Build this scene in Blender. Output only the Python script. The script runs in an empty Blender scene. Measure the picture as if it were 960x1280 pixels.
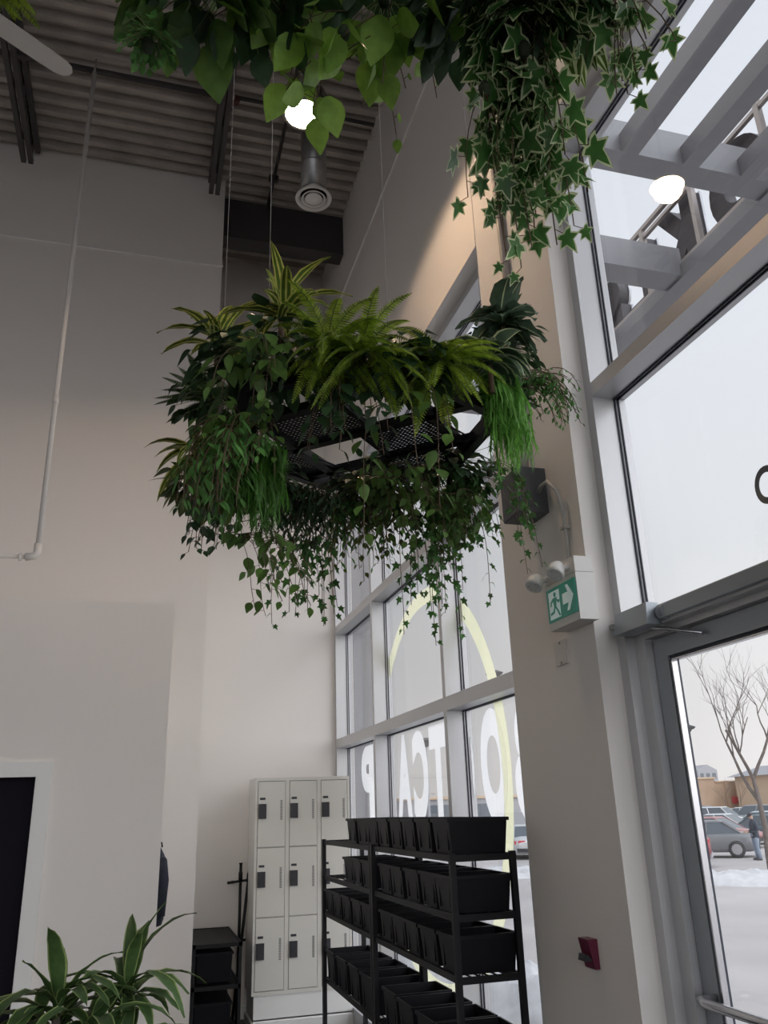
import bpy, math, random
from mathutils import Vector as V, Matrix, Euler
R = random.Random(7)
C = bpy.context.scene.collection
PI = math.pi
CAMH = 1.75                      # eye height; everything below is written relative to the eye, lifted at the end
FL, CE = -1.75, 6.44             # floor and ceiling deck
WX = 1.85                        # inner face of the window wall
FX, GX = 1.954, 2.10             # window frame inner face, glass plane
# ------------------------------------------------------------------ camera
F_PX, PITCH, YAW, ROLL = 1018.5, 0.350096, 0.290099, -0.033824
fw = V((math.sin(YAW)*math.cos(PITCH), math.cos(YAW)*math.cos(PITCH), math.sin(PITCH)))
r0 = V((math.cos(YAW), -math.sin(YAW), 0)); u0 = r0.cross(fw)
rt = math.cos(ROLL)*r0 + math.sin(ROLL)*u0; up = -math.sin(ROLL)*r0 + math.cos(ROLL)*u0
cd = bpy.data.cameras.new('camera'); cam = bpy.data.objects.new('camera', cd); C.objects.link(cam)
cd.sensor_fit = 'VERTICAL'; cd.sensor_height = 36; cd.sensor_width = 27; cd.lens = F_PX*36/1280
cd.clip_start = .05; cd.clip_end = 2000
cam.matrix_world = Matrix(((rt.x, up.x, -fw.x, 0), (rt.y, up.y, -fw.y, 0), (rt.z, up.z, -fw.z, 0), (0, 0, 0, 1)))
bpy.context.scene.camera = cam
def at(px, py, Y):               # world point on the plane at distance Y that the photo shows at px, py
    d = fw*F_PX + rt*(px-480) + up*(640-py)
    return d*(Y/d.y)
# ------------------------------------------------------------------ mesh helper
class MB:
    def __init__(s): s.v = []; s.f = []; s.m = []; s.s = []
    def face(s, idx, m=0, sm=False): s.f.append(tuple(idx)); s.m.append(m); s.s.append(sm)
    def pts(s, L): n = len(s.v); s.v += [tuple(p) for p in L]; return n
    def box(s, a, b, m=0, M=None):
        x0, y0, z0 = a; x1, y1, z1 = b
        P = [V(p) for p in ((x0,y0,z0),(x1,y0,z0),(x1,y1,z0),(x0,y1,z0),(x0,y0,z1),(x1,y0,z1),(x1,y1,z1),(x0,y1,z1))]
        if M: P = [M @ p for p in P]
        n = s.pts(P)
        for q in ((3,2,1,0),(4,5,6,7),(0,1,5,4),(1,2,6,5),(2,3,7,6),(3,0,4,7)): s.face([n+i for i in q], m)
        return s
    def frust(s, a, b, c, d, z0, z1, m=0):   # tapered box: rect a..b at z0, rect c..d at z1
        n = s.pts([(a[0],a[1],z0),(b[0],a[1],z0),(b[0],b[1],z0),(a[0],b[1],z0),(c[0],c[1],z1),(d[0],c[1],z1),(d[0],d[1],z1),(c[0],d[1],z1)])
        for q in ((3,2,1,0),(4,5,6,7),(0,1,5,4),(1,2,6,5),(2,3,7,6),(3,0,4,7)): s.face([n+i for i in q], m)
        return s
    def bar(s, p, q, w, h=None, m=0):
        p, q = V(p), V(q); h = h or w; d = (q-p).normalized()
        a = V((0,0,1)) if abs(d.z) < .95 else V((1,0,0))
        x = d.cross(a).normalized(); y = x.cross(d)
        P = [c + x*i*w/2 + y*j*h/2 for c in (p, q) for i, j in ((-1,-1),(1,-1),(1,1),(-1,1))]
        n = s.pts(P)
        for k in ((3,2,1,0),(4,5,6,7),(0,1,5,4),(1,2,6,5),(2,3,7,6),(3,0,4,7)): s.face([n+i for i in k], m)
        return s
    def tube(s, path, r, n=8, m=0, cap=True):
        path = [V(p) for p in path]; rs = r if isinstance(r, (list, tuple)) else [r]*len(path)
        prev = None; rings = []
        for i, p in enumerate(path):
            d = (path[min(i+1, len(path)-1)] - path[max(i-1, 0)]).normalized()
            if prev is None:
                a = V((0,0,1)) if abs(d.z) < .9 else V((1,0,0)); x = d.cross(a).normalized()
            else: x = (prev - d*prev.dot(d)).normalized()
            prev = x; y = d.cross(x)
            rings.append(s.pts([p + (x*math.cos(2*PI*k/n) + y*math.sin(2*PI*k/n))*rs[i] for k in range(n)]))
        for a, b in zip(rings, rings[1:]):
            for k in range(n): s.face((a+k, a+(k+1) % n, b+(k+1) % n, b+k), m, True)
        if cap and n > 3: s.face([rings[0]+k for k in reversed(range(n))], m); s.face([rings[-1]+k for k in range(n)], m)
        return s
    def lathe(s, prof, c=(0,0,0), n=24, m=0, M=None, sm=True, cap=True):
        rings = []
        for r, z in prof:
            P = [V((c[0]+r*math.cos(2*PI*k/n), c[1]+r*math.sin(2*PI*k/n), c[2]+z)) for k in range(n)]
            if M: P = [M @ p for p in P]
            rings.append(s.pts(P))
        for a, b in zip(rings, rings[1:]):
            for k in range(n): s.face((a+k, a+(k+1) % n, b+(k+1) % n, b+k), m, sm)
        if not cap: return s
        if prof[0][0] > 1e-5: s.face([rings[0]+k for k in reversed(range(n))], m)
        if prof[-1][0] > 1e-5: s.face([rings[-1]+k for k in range(n)], m)
        return s
    def build(s, name, mats, parent=None, smooth=None):
        me = bpy.data.meshes.new(name); me.from_pydata(s.v, [], s.f)
        mats = mats if isinstance(mats, (list, tuple)) else [mats]
        for q in mats: me.materials.append(q)
        me.polygons.foreach_set('material_index', s.m)
        me.polygons.foreach_set('use_smooth', s.s if smooth is None else [smooth]*len(s.f))
        me.update()
        o = bpy.data.objects.new(name, me); C.objects.link(o)
        if parent: o.parent = parent
        return o
def tag(o, label, cat, group=None, kind=None):
    if label: o['label'] = label
    if cat: o['category'] = cat
    if group: o['group'] = group
    if kind: o['kind'] = kind
    return o
def thing(name, label, cat, loc=(0,0,0), rz=0, group=None):
    o = bpy.data.objects.new(name, None); o.empty_display_size = .1; C.objects.link(o)
    o.location = loc; o.rotation_euler = (0, 0, rz); return tag(o, label, cat, group)
def st(o, label=None): o['kind'] = 'structure'; (label and o.__setitem__('label', label)); return o
kids = {}
def dup(root, loc=None, rz=None, label=None, group=None):
    r = root.copy(); C.objects.link(r)
    for ch in list(root.children):
        c = ch.copy(); C.objects.link(c); c.parent = r
        for g in list(ch.children): d = g.copy(); C.objects.link(d); d.parent = c
    if loc is not None: r.location = loc
    if rz is not None: r.rotation_euler = (0, 0, rz)
    if label: r['label'] = label
    if group: r['group'] = group
    return r
# ------------------------------------------------------------------ materials
def mat(name, col, rough=.6, metal=0, spec=.5, noise=None, bump=None, trans=0, hue=None, emit=None, col2=None, coords='Object'):
    m = bpy.data.materials.new(name); m.use_nodes = True; nt = m.node_tree; N = nt.nodes; L = nt.links
    b = N['Principled BSDF']; out = N['Material Output']
    b.inputs['Base Color'].default_value = (*col, 1); b.inputs['Roughness'].default_value = rough
    b.inputs['Metallic'].default_value = metal; b.inputs['Specular IOR Level'].default_value = spec
    tc = N.new('ShaderNodeTexCoord'); src = None
    if noise:                                     # noise = (scale, amount)
        t = N.new('ShaderNodeTexNoise'); t.inputs['Scale'].default_value = noise[0]; t.inputs['Detail'].default_value = 4
        L.new(tc.outputs[coords], t.inputs['Vector'])
        mx = N.new('ShaderNodeMix'); mx.data_type = 'RGBA'
        c2 = col2 or tuple(c*(1-noise[1]) for c in col)
        mx.inputs[6].default_value = (*col, 1); mx.inputs[7].default_value = (*c2, 1)
        rp = N.new('ShaderNodeValToRGB'); rp.color_ramp.elements[0].position = .35; rp.color_ramp.elements[1].position = .65
        L.new(t.outputs['Fac'], rp.inputs[0]); L.new(rp.outputs[0], mx.inputs[0]); src = mx.outputs[2]
        L.new(src, b.inputs['Base Color'])
    if hue:                                       # per-leaf variation
        g = N.new('ShaderNodeNewGeometry'); h = N.new('ShaderNodeHueSaturation')
        mr = N.new('ShaderNodeMapRange'); mr.inputs[3].default_value = 1-hue; mr.inputs[4].default_value = 1+hue
        L.new(g.outputs['Random Per Island'], mr.inputs[0]); L.new(mr.outputs[0], h.inputs['Value'])
        if src: L.new(src, h.inputs['Color'])
        else: h.inputs['Color'].default_value = (*col, 1)
        src = h.outputs[0]; L.new(src, b.inputs['Base Color'])
    if bump:
        t = N.new('ShaderNodeTexNoise'); t.inputs['Scale'].default_value = bump[0]; t.inputs['Detail'].default_value = 5
        L.new(tc.outputs[coords], t.inputs['Vector'])
        bp = N.new('ShaderNodeBump'); bp.inputs['Strength'].default_value = bump[1]; bp.inputs['Distance'].default_value = .01
        L.new(t.outputs['Fac'], bp.inputs['Height']); L.new(bp.outputs[0], b.inputs['Normal'])
    if trans:
        tr = N.new('ShaderNodeBsdfTranslucent'); tr.inputs[0].default_value = (*[min(1, c*1.5) for c in col], 1)
        if src: L.new(src, tr.inputs[0])
        ms = N.new('ShaderNodeMixShader'); ms.inputs[0].default_value = trans
        L.new(b.outputs[0], ms.inputs[1]); L.new(tr.outputs[0], ms.inputs[2]); L.new(ms.outputs[0], out.inputs[0])
    if emit:
        b.inputs['Emission Color'].default_value = (*emit[0], 1); b.inputs['Emission Strength'].default_value = emit[1]
    return m
def glass_mat(name, tint=(1,1,1), base=.04):
    m = bpy.data.materials.new(name); m.use_nodes = True; nt = m.node_tree; N = nt.nodes; L = nt.links
    N.remove(N['Principled BSDF']); out = N['Material Output']
    t = N.new('ShaderNodeBsdfTransparent'); t.inputs[0].default_value = (*tint, 1)
    g = N.new('ShaderNodeBsdfGlossy'); g.inputs['Roughness'].default_value = .015
    lw = N.new('ShaderNodeLayerWeight'); lw.inputs[0].default_value = .5
    pw = N.new('ShaderNodeMath'); pw.operation = 'POWER'; pw.inputs[1].default_value = 4
    ma = N.new('ShaderNodeMath'); ma.operation = 'MULTIPLY_ADD'; ma.inputs[1].default_value = .55; ma.inputs[2].default_value = base
    L.new(lw.outputs['Facing'], pw.inputs[0]); L.new(pw.outputs[0], ma.inputs[0])
    ms = N.new('ShaderNodeMixShader'); L.new(ma.outputs[0], ms.inputs[0]); L.new(t.outputs[0], ms.inputs[1]); L.new(g.outputs[0], ms.inputs[2])
    L.new(ms.outputs[0], out.inputs[0]); return m
M = dict(
 wall=mat('wall_paint', (.82,.785,.75), .75, bump=(90,.06)),
 plinth=mat('white_trim_paint', (.82,.82,.80), .5),
 deck=mat('steel_roof_deck', (.50,.455,.41), .55, .35, noise=(3,.25)),
 joist=mat('dark_painted_steel', (.055,.05,.05), .6),
 alu=mat('clear_anodised_aluminium', (.60,.60,.61), .42, .45),
 aludk=mat('grey_door_aluminium', (.36,.39,.42), .42, .5),
 gasket=mat('black_rubber_gasket', (.025,.03,.05), .5),
 glass=glass_mat('window_glass', (.975,.985,.99)),
 floor=mat('black_rubber_floor', (.03,.03,.032), .7, noise=(30,.4)),
 black=mat('black_powder_coated_steel', (.007,.007,.009), .5, spec=.3),
 bin=mat('black_plastic', (.006,.006,.009), .5, spec=.25, noise=(12,.25)),
 locker=mat('putty_enamel_steel', (.68,.66,.61), .42),
 lockdk=mat('dark_latch_plastic', (.03,.03,.035), .4),
 seam=mat('shadow_gap_paint', (.12,.115,.10), .7),
 galv=mat('galvanised_duct', (.42,.42,.42), .3, .8, noise=(8,.3)),
 white=mat('white_enamel', (.8,.79,.77), .45),
 pvc=mat('white_pipe', (.74,.72,.70), .4),
 blade=mat('fan_blade_white', (.62,.60,.57), .5),
 box=mat('charcoal_enamel', (.075,.08,.09), .5),
 conduit=mat('painted_conduit', (.36,.33,.31), .5),
 flex=mat('grey_flexible_conduit', (.5,.49,.47), .5),
 signg=mat('exit_sign_green', (.01,.16,.11), .4, emit=((.01,.16,.11), .25)),
 signw=mat('exit_sign_white', (.75,.85,.83), .4, emit=((.7,.85,.82), .12)),
 signgrey=mat('exit_sign_housing', (.74,.72,.69), .5),
 lens=mat('clear_lamp_lens', (.45,.45,.46), .2, .3),
 red=mat('maroon_plastic', (.13,.012,.04), .35),
 plate=mat('wall_plate', (.62,.59,.56), .5),
 cloth=mat('navy_cloth', (.02,.025,.04), .9, bump=(60,.3)),
 dark=mat('dark_door', (.008,.006,.011), .75, spec=.15),
 chrome=mat('brushed_steel', (.6,.6,.62), .25, .9),
 yellow=mat('yellow_window_film', (.90,.83,.56), .6, trans=.93),
 letter=mat('white_window_film', (.92,.93,.93), .6, trans=.95),
 greyfilm=mat('grey_window_film', (.16,.155,.16), .6, trans=.15),
 canopy=mat('canopy_steel', (.27,.27,.285), .5, .2),
 signbk=mat('sign_letter_back', (.035,.028,.032), .5),
 signedge=mat('sign_letter_edge', (.52,.53,.56), .4, .3),
 rail=mat('sign_rail', (.42,.38,.36), .5, .3),
 asphalt=mat('wet_asphalt', (.50,.475,.465), .75, noise=(.35,.18), coords='Object'),
 walk=mat('concrete_walk', (.40,.39,.385), .8, noise=(1.5,.12)),
 curb=mat('kerb_concrete', (.42,.41,.40), .8),
 snow=mat('snow', (.66,.66,.67), .8, noise=(6,.12), bump=(7,.6)),
 bark=mat('tree_bark', (.17,.14,.125), .9, noise=(8,.3)),
 tanw=mat('tan_block', (.50,.35,.24), .9, noise=(.15,.25), coords='Object'),
 tan2=mat('pale_tan_block', (.56,.42,.30), .9),
 bgrey=mat('grey_cladding', (.36,.36,.38), .8),
 cwin=mat('car_glass', (.10,.12,.14), .12),
 tyre=mat('tyre_rubber', (.05,.05,.052), .8),
 rim=mat('alloy_wheel', (.42,.42,.43), .35, .7),
 tail=mat('tail_lamp', (.60,.06,.07), .3),
 lamp=mat('bulb_glow', (1,.93,.82), .5, emit=((1,.86,.68), 22)),
 lampring=mat('lamp_housing', (.25,.24,.24), .5, .3),
)
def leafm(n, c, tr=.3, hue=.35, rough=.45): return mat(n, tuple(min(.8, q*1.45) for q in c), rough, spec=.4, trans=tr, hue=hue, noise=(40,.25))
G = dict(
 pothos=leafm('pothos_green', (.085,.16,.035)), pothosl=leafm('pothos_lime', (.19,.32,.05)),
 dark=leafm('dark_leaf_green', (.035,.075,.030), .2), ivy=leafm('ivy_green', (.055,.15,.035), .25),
 cream=leafm('leaf_cream_edge', (.50,.56,.33), .3, .15), fern=leafm('fern_green', (.24,.34,.035), .38),
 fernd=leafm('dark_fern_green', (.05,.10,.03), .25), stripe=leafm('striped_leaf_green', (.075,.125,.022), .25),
 yel=leafm('leaf_yellow_stripe', (.46,.46,.12), .3, .15), bright=leafm('bright_grass_green', (.16,.36,.07), .35),
 shag=leafm('hanging_grass_green', (.055,.15,.022), .3), tuft=leafm('small_leaf_green', (.09,.22,.055), .3),
 blue=leafm('blue_green_leaf', (.075,.12,.075), .2), olive=leafm('olive_leaf', (.10,.13,.03), .3),
 drac=leafm('dracaena_green', (.05,.095,.03), .2), dedge=leafm('dracaena_pale_edge', (.22,.28,.10), .2, .2))
stem_m = mat('brown_vine_stem', (.13,.085,.05), .7); stem_g = mat('green_vine_stem', (.14,.19,.06), .6)
soil = mat('moss_and_foam', (.03,.045,.02), .95, bump=(40,.8))
# ================================================================== ROOM
Y0 = -5.5
w = MB()                                           # window wall: header strip over both window bays, the pier and the back corner
w.box((WX, Y0, 3.365), (2.16, 8.8, CE+.3)).box((WX, 3.086, FL), (2.16, 3.94, 3.365)).box((WX, 8.6, FL), (2.16, 8.8, 3.365))
st(w.build('wall_right', M['wall']))
st(MB().box((.29, 8.6, FL), (WX, 8.8, CE+.3)).build('wall_back', M['wall']))
st(MB().box((-9, 7.24, FL), (.49, 7.44, CE+.3)).box((.29, 7.44, FL), (.49, 8.6, CE+.3)).build('wall_left', M['wall']))
st(MB().box((-.58, 5.6, FL), (.162, 5.78, 1.36)).box((-9, 5.6, FL), (-1.55, 5.78, 1.36)).box((-1.55, 5.6, .265), (-.58, 5.78, 1.36)).box((.03, 5.78, FL), (.162, 7.24, 1.36)).box((-9, 5.78, 1.26), (.03, 7.24, 1.36)).build('wall_partition', M['wall']))
st(MB().box((-9.2, Y0, FL), (-9, 7.44, CE+.3)).build('wall_west', M['wall']))
st(MB().box((-9.2, Y0-.2, 5.0), (2.16, Y0, CE+.3)).box((-9.2, Y0-.2, FL), (-7.5, Y0, 5.0)).box((1.75, Y0-.2, FL), (2.16, Y0, 5.0)).build('wall_rear', M['wall']))
st(MB().box((-9.2, Y0-.2, FL-.15), (2.1, 8.8, FL)).build('floor', M['floor']))
# corrugated roof deck, ribs run across the room
d = MB(); y = Y0; pit = .152; prof = []
while y < 8.8:
    prof += [(y, CE), (y+.055, CE), (y+.075, CE+.058), (y+.132, CE+.058)]; y += pit
n = d.pts([(x, yy, zz) for x in (-9.2, 2.16) for yy, zz in prof]); k = len(prof)
for i in range(k-1): d.face((n+i, n+i+1, n+k+i+1, n+k+i))
n2 = d.pts([(x, yy, CE+.3) for x in (-9.2, 2.16) for yy in (Y0-.2, 8.8)])
d.face((n2, n2+1, n2+3, n2+2))
st(d.build('ceiling', M['deck']))
# drywall reveals
st(MB().box((-9, 7.228, 5.36), (.5, 7.24, 5.388)).build('trim_1', M['white']))
st(MB().box((1.835, 2, 5.43), (1.85, 8.6, 5.462)).build('trim_2', M['white']))
st(MB().box((.49, 8.585, FL), (1.08, 8.6, FL+.11)).build('baseboard_back', M['plinth']))
# ---- windows
def grid_window(name, ys, zs, lab):
    """ys: list of (y0,y1) uprights, zs: list of (z0,z1) rails; frame, gaskets and panes"""
    root = bpy.data.objects.new(name, None); C.objects.link(root); st(root, lab)
    f = MB(); ya, yb = ys[0][0], ys[-1][1]
    for a, b in ys: f.box((FX, a, FL), (2.13, b, zs[-1][1]))
    for a, b in zs:
        for (p, q), (r, s_) in zip(ys, ys[1:]): f.box((FX, q, a), (2.129, r, b))
    f.build('frame', M['alu'], root)
    g = MB()
    for (p, q), (r, s_) in zip(ys, ys[1:]):
        for (a, b), (c, e) in zip(zs, zs[1:]):
            if (name, round(q, 1), round(b, 2)) in SKIP: continue
            for x0 in (2.068, 2.086):
                g.box((x0, q, b), (x0+.006, q+.008, c)).box((x0, r-.008, b), (x0+.006, r, c)).box((x0, q, b), (x0+.006, r, b+.008)).box((x0, q, c-.008), (x0+.006, r, c))
            MB().box((GX, q-.01, b-.01), (GX+.008, r+.01, c+.01)).build('pane', M['glass'], root)
    g.build('gasket', M['gasket'], root)
    return root
SKIP = {('window_2', 2.1-.0, 0)}
ZS = [(FL, FL+.12), (.61, .70), (1.80, 1.88), (3.30, 3.365)]
win1 = grid_window('window_1', [(3.94, 4.0), (5.24, 5.30), (7.05, 7.11), (8.54, 8.6)], ZS, 'tall grey framed window beyond the pier with lettering on its glass')
ZN = [(FL, FL+.1), (.66, .735), (1.812, 1.884), (3.30, 3.365)]
# near bay: uprights, the door sits between 1.62 and 3.027 under the .66 rail
ysn = [(-5.5, -5.34), (-3.2, -3.14), (-1.0, -.94), (1.20, 1.26), (3.027, 3.086)]
SKIP = {('window_2', 1.3, FL+.1)}
SKIP = {('window_2', 1.3, round(FL+.1, 2))}
win2 = grid_window('window_2', ysn, ZN, 'tall grey framed window with a glass door, nearest the camera')
# unseen glazed end wall, added to light the room from behind the camera
win3 = bpy.data.objects.new('added_window', None); C.objects.link(win3); st(win3, 'unseen glazed end wall added behind the camera')
f3 = MB(); xs3 = [-7.5, -5.65, -3.8, -1.95, -.1, 1.69]
for x in xs3: f3.box((x, Y0-.15, FL), (x+.06, Y0, 5.0))
for a, b in ((FL, FL+.1), (.66, .735), (1.812, 1.884), (3.3, 3.36), (4.94, 5.0)):
    for x, x2 in zip(xs3, xs3[1:]): f3.box((x+.06, Y0-.149, a), (x2, Y0-.001, b))
f3.build('frame', M['alu'], win3)
for x, x2 in zip(xs3, xs3[1:]):
    MB().box((x+.05, Y0-.14, FL+.09), (x2+.01, Y0-.132, 4.95)).build('pane', M['glass'], win3)
# film lettering and ring on the far window (seen from behind)
def glyph(ch, size, ext, bold=0.0):
    cu = bpy.data.curves.new('glyph', 'FONT'); cu.body = ch; cu.size = size; cu.extrude = ext; cu.offset = bold
    cu.resolution_u = 6
    o = bpy.data.objects.new('glyph', cu); C.objects.link(o)
    dg = bpy.context.evaluated_depsgraph_get(); me = bpy.data.meshes.new_from_object(o.evaluated_get(dg))
    bpy.data.objects.remove(o); bpy.data.curves.remove(cu)
    xs = [v.co.x for v in me.vertices]; ys_ = [v.co.y for v in me.vertices]
    return me, min(xs), max(xs), min(ys_), max(ys_)
def put_glyph(ch, y0, y1, z0, z1, x, mt, parent, name='letter', ext=.001, bold=.03):
    me, a, b, c, e = glyph(ch, 1, .5, bold)
    zs_ = [v.co.z for v in me.vertices]; za, zb = min(zs_), max(zs_)
    for v in me.vertices:
        u = (v.co.x-a)/(b-a); t = (v.co.y-c)/(e-c); k = (v.co.z-za)/max(zb-za, 1e-6)
        v.co = (x + k*ext, y0+u*(y1-y0), z0+t*(z1-z0))
    me.name = name; me.materials.clear(); me.materials.append(mt)
    o = bpy.data.objects.new(name, me); C.objects.link(o)
    if parent: o.parent = parent
    return o
FXL = GX+.0085
for ch, a, b in (('B', 4.18, 4.58), ('O', 4.68, 5.08), ('O', 5.20, 5.62), ('T', 5.70, 6.08), ('C', 6.13, 6.50), ('A', 6.54, 6.94), ('M', 7.04, 7.56), ('P', 7.68, 8.14)):
    put_glyph(ch, a, b, -.10, .585, FXL, M['letter'], win1, bold=.055)
rg = MB(); n = rg.pts([(FXL+.0022+dx, 6.08+r*math.cos(2*PI*k/96), .20+r*math.sin(2*PI*k/96)) for dx in (0, .001) for r in (1.33, 1.455) for k in range(96)])
for k in range(96):
    j = (k+1) % 96
    for o_ in (0, 192): rg.face((n+o_+k, n+o_+j, n+o_+96+j, n+o_+96+k))
    rg.face((n+k, n+j, n+192+j, n+192+k)); rg.face((n+96+k, n+96+j, n+288+j, n+288+k))
rg.build('ring_decal', M['yellow'], win1)
# the one grey letter in view on the near upper pane
put_glyph('O', 2.168, 2.292, .985, 1.128, FXL, M['greyfilm'], win2, bold=.02)
# ---- glass door
dr = bpy.data.objects.new('door_1', None); C.objects.link(dr); st(dr, 'grey framed glass entrance door with a push bar')
j = MB()
j.box((2.0, 2.955, FL), (2.12, 3.027, .66)).box((2.0, 1.26, FL), (2.12, 1.32, .66)).box((2.0, 1.32, .635), (2.12, 2.955, .66))
j.build('jamb', M['alu'], dr)
f = MB(); f.box((2.035, 2.86, FL+.01), (2.085, 2.95, .63)).box((2.035, 1.325, FL+.01), (2.085, 1.42, .63)).box((2.035, 1.42, .55), (2.085, 2.86, .63)).box((2.035, 1.42, FL+.01), (2.085, 2.86, FL+.2))
f.build('leaf_frame', M['aludk'], dr)
g = MB()
for x0 in (2.045, ):
    g.box((x0, 2.845, FL+.2), (x0+.03, 2.86, .55), 0).box((x0, 1.42, .535), (x0+.03, 2.845, .55), 0)
g.build('gasket', M['gasket'], dr)
MB().box((2.035, 2.838, FL+.2), (2.06, 2.846, .535)).box((2.035, 1.42, .527), (2.06, 2.846, .535)).build('glazing_bead', M['chrome'], dr)
MB().box((2.058, 1.40, FL+.19), (2.066, 2.87, .56)).build('pane', M['glass'], dr)
pb = MB(); pb.tube([(2.03, 2.88, -.67), (1.965, 2.87, -.67), (1.955, 2.83, -.672), (1.955, 2.5, -.672), (1.955, 1.5, -.672), (1.965, 1.4, -.672), (2.03, 1.4, -.672)], .016, 10)
pb.build('push_bar', M['chrome'], dr)
cl = MB(); cl.frust((1.885, 2.75), (1.954, 3.0), (1.90, 2.76), (1.954, 2.99), .655, .745).tube([(1.955, 2.74, .70), (1.955, 2.70, .70)], .034, 14)
cl.box((1.93, 2.04, .672), (1.954, 2.73, .722))
cl.build('closer_body', M['aludk'], dr)
ca = MB(); ca.bar((1.94, 3.02, .705), (1.915, 3.065, .705), .018, .018).tube([(1.925, 3.06, .70), (1.955, 2.85, .665), (2.02, 2.60, .59)], .008, 8).tube([(1.92, 3.06, .715), (1.95, 2.86, .66)], .006, 8)
ca.build('closer_arm', M['chrome'], dr)
# ---- dark door in the partition
d2 = bpy.data.objects.new('door_2', None); C.objects.link(d2); st(d2, 'dark door with a white casing in the low partition')
MB().box((-1.49, 5.66, FL), (-.60, 5.70, .258)).build('leaf', M['dark'], d2)
cz = MB(); cz.box((-.595, 5.585, FL), (-.505, 5.6, .255)).box((-1.63, 5.585, FL), (-1.54, 5.6, .255)).box((-1.63, 5.585, .255), (-.505, 5.6, .345)).box((-.60, 5.6, FL), (-.58, 5.75, .265)).box((-1.55, 5.6, FL), (-1.53, 5.75, .265)).box((-1.55, 5.6, .258), (-.58, 5.75, .272))
cz.build('casing', M['plinth'], d2)
# ---- roof steel
beam = MB(); beam.box((.49, 7.46, 5.97), (1.85, 7.49, CE)).box((.49, 7.46, 5.93), (1.85, 7.66, 5.97)).box((.49, 7.63, 5.97), (1.85, 7.66, CE))
tag(beam.build('roof_beam', M['joist']), 'deep black steel beam spanning from the tall grey wall to the window wall', 'beam')
def joist(x, lab):
    root = thing('roof_joist', lab, 'roof joist', (x, 0, 0), 0, 'open web roof joists')
    t = MB(); t.box((-.055, Y0+.1, CE-.06), (-.01, 7.2, CE-.003)).box((.01, Y0+.1, CE-.06), (.055, 7.2, CE-.003)); t.build('top_chord', M['joist'], root)
    b = MB(); zb = CE-.42; b.box((-.055, Y0+.3, zb), (-.01, 6.95, zb+.05)).box((.01, Y0+.3, zb), (.055, 6.95, zb+.05)); b.build('bottom_chord', M['joist'], root)
    wb = MB(); yy = 6.95; s_ = 0
    while yy > Y0+.6:
        a, c = (zb+.03, CE-.04) if s_ else (CE-.04, zb+.03)
        wb.bar((0, yy+(.2 if yy > 6.9 else 0), a), (0, yy-.3, c), .022, .022); yy -= .3; s_ ^= 1
    wb.build('web', M['joist'], root)
    return root
joist(.36, 'open web steel joist over the right end of the tall left wall')
joist(-1.43, 'open web steel joist at the far left, beyond the fan blade')
joist(-3.4, 'open web steel joist left of the frame, third from the window wall')
sp = thing('sprinkler_pipe', 'thin black sprinkler pipe running across under the roof deck', 'pipe')
MB().tube([(-9, 5.95, 6.30), (.30, 5.95, 6.30)], .028, 10).tube([(.45, 5.93, 6.30), (1.8, 5.93, 6.30)], .02, 10).build('pipe', M['joist'], sp)
MB().tube([(.30, 5.95, 6.30), (.38, 5.95, 6.30)], .05, 10).tube([(.38, 5.95, 6.30), (.40, 5.94, 6.22), (.47, 5.93, 6.24), (.48, 5.93, 6.30)], .03, 10).tube([(.40, 5.94, 6.22), (.40, 5.94, 6.15)], [.02, .035], 8).build('fitting', mat('rust_red_fitting', (.10,.035,.03), .6), sp)
cp = thing('conduit', 'thin dark conduit running under the deck towards the black beam', 'conduit')
MB().tube([(.98, 4.0, 6.40), (.98, 7.45, 6.40)], .018, 8).build('pipe', M['joist'], cp)
for q in (5.98, 6.98): MB().box((.93, q, 6.38), (1.03, q+.04, 6.44)).build('clip', M['joist'], cp)
# dropped white pipe
pp = thing('drop_pipe', 'white pipe hanging straight down from the deck and turning left at an elbow', 'pipe')
MB().tube([(-.785, 5.93, 6.26), (-.785, 5.93, 1.80)], .019, 12).tube([(-.83, 5.93, 1.74), (-3.2, 5.93, 1.74)], .015, 12).build('pipe', M['pvc'], pp)
MB().tube([(-.785, 5.93, 1.84), (-.785, 5.93, 1.78), (-.80, 5.93, 1.75), (-.86, 5.93, 1.74)], .027, 12).build('elbow', M['pvc'], pp); MB().tube([(-.785, 5.93, 3.02), (-.785, 5.93, 2.95)], .024, 12).build('coupling', M['pvc'], pp); MB().tube([(-.885, 5.93, 1.74), (-.90, 5.93, 1.74)], .03, 12).build('collar', M['pvc'], pp)
hk = MB(); hk.tube([(-.785+.002, 5.95+.055*math.cos(a), 6.30+.055*math.sin(a)) for a in [i*PI/8 for i in range(17)]], .009, 8).tube([(-.785, 5.94, 6.25), (-.785, 5.93, 6.2)], .02, 8); hk.tube([(-.785, 5.95, 6.35), (-.785, 5.95, CE)], .006, 6); hk.build('clamp', M['conduit'], pp)
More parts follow.
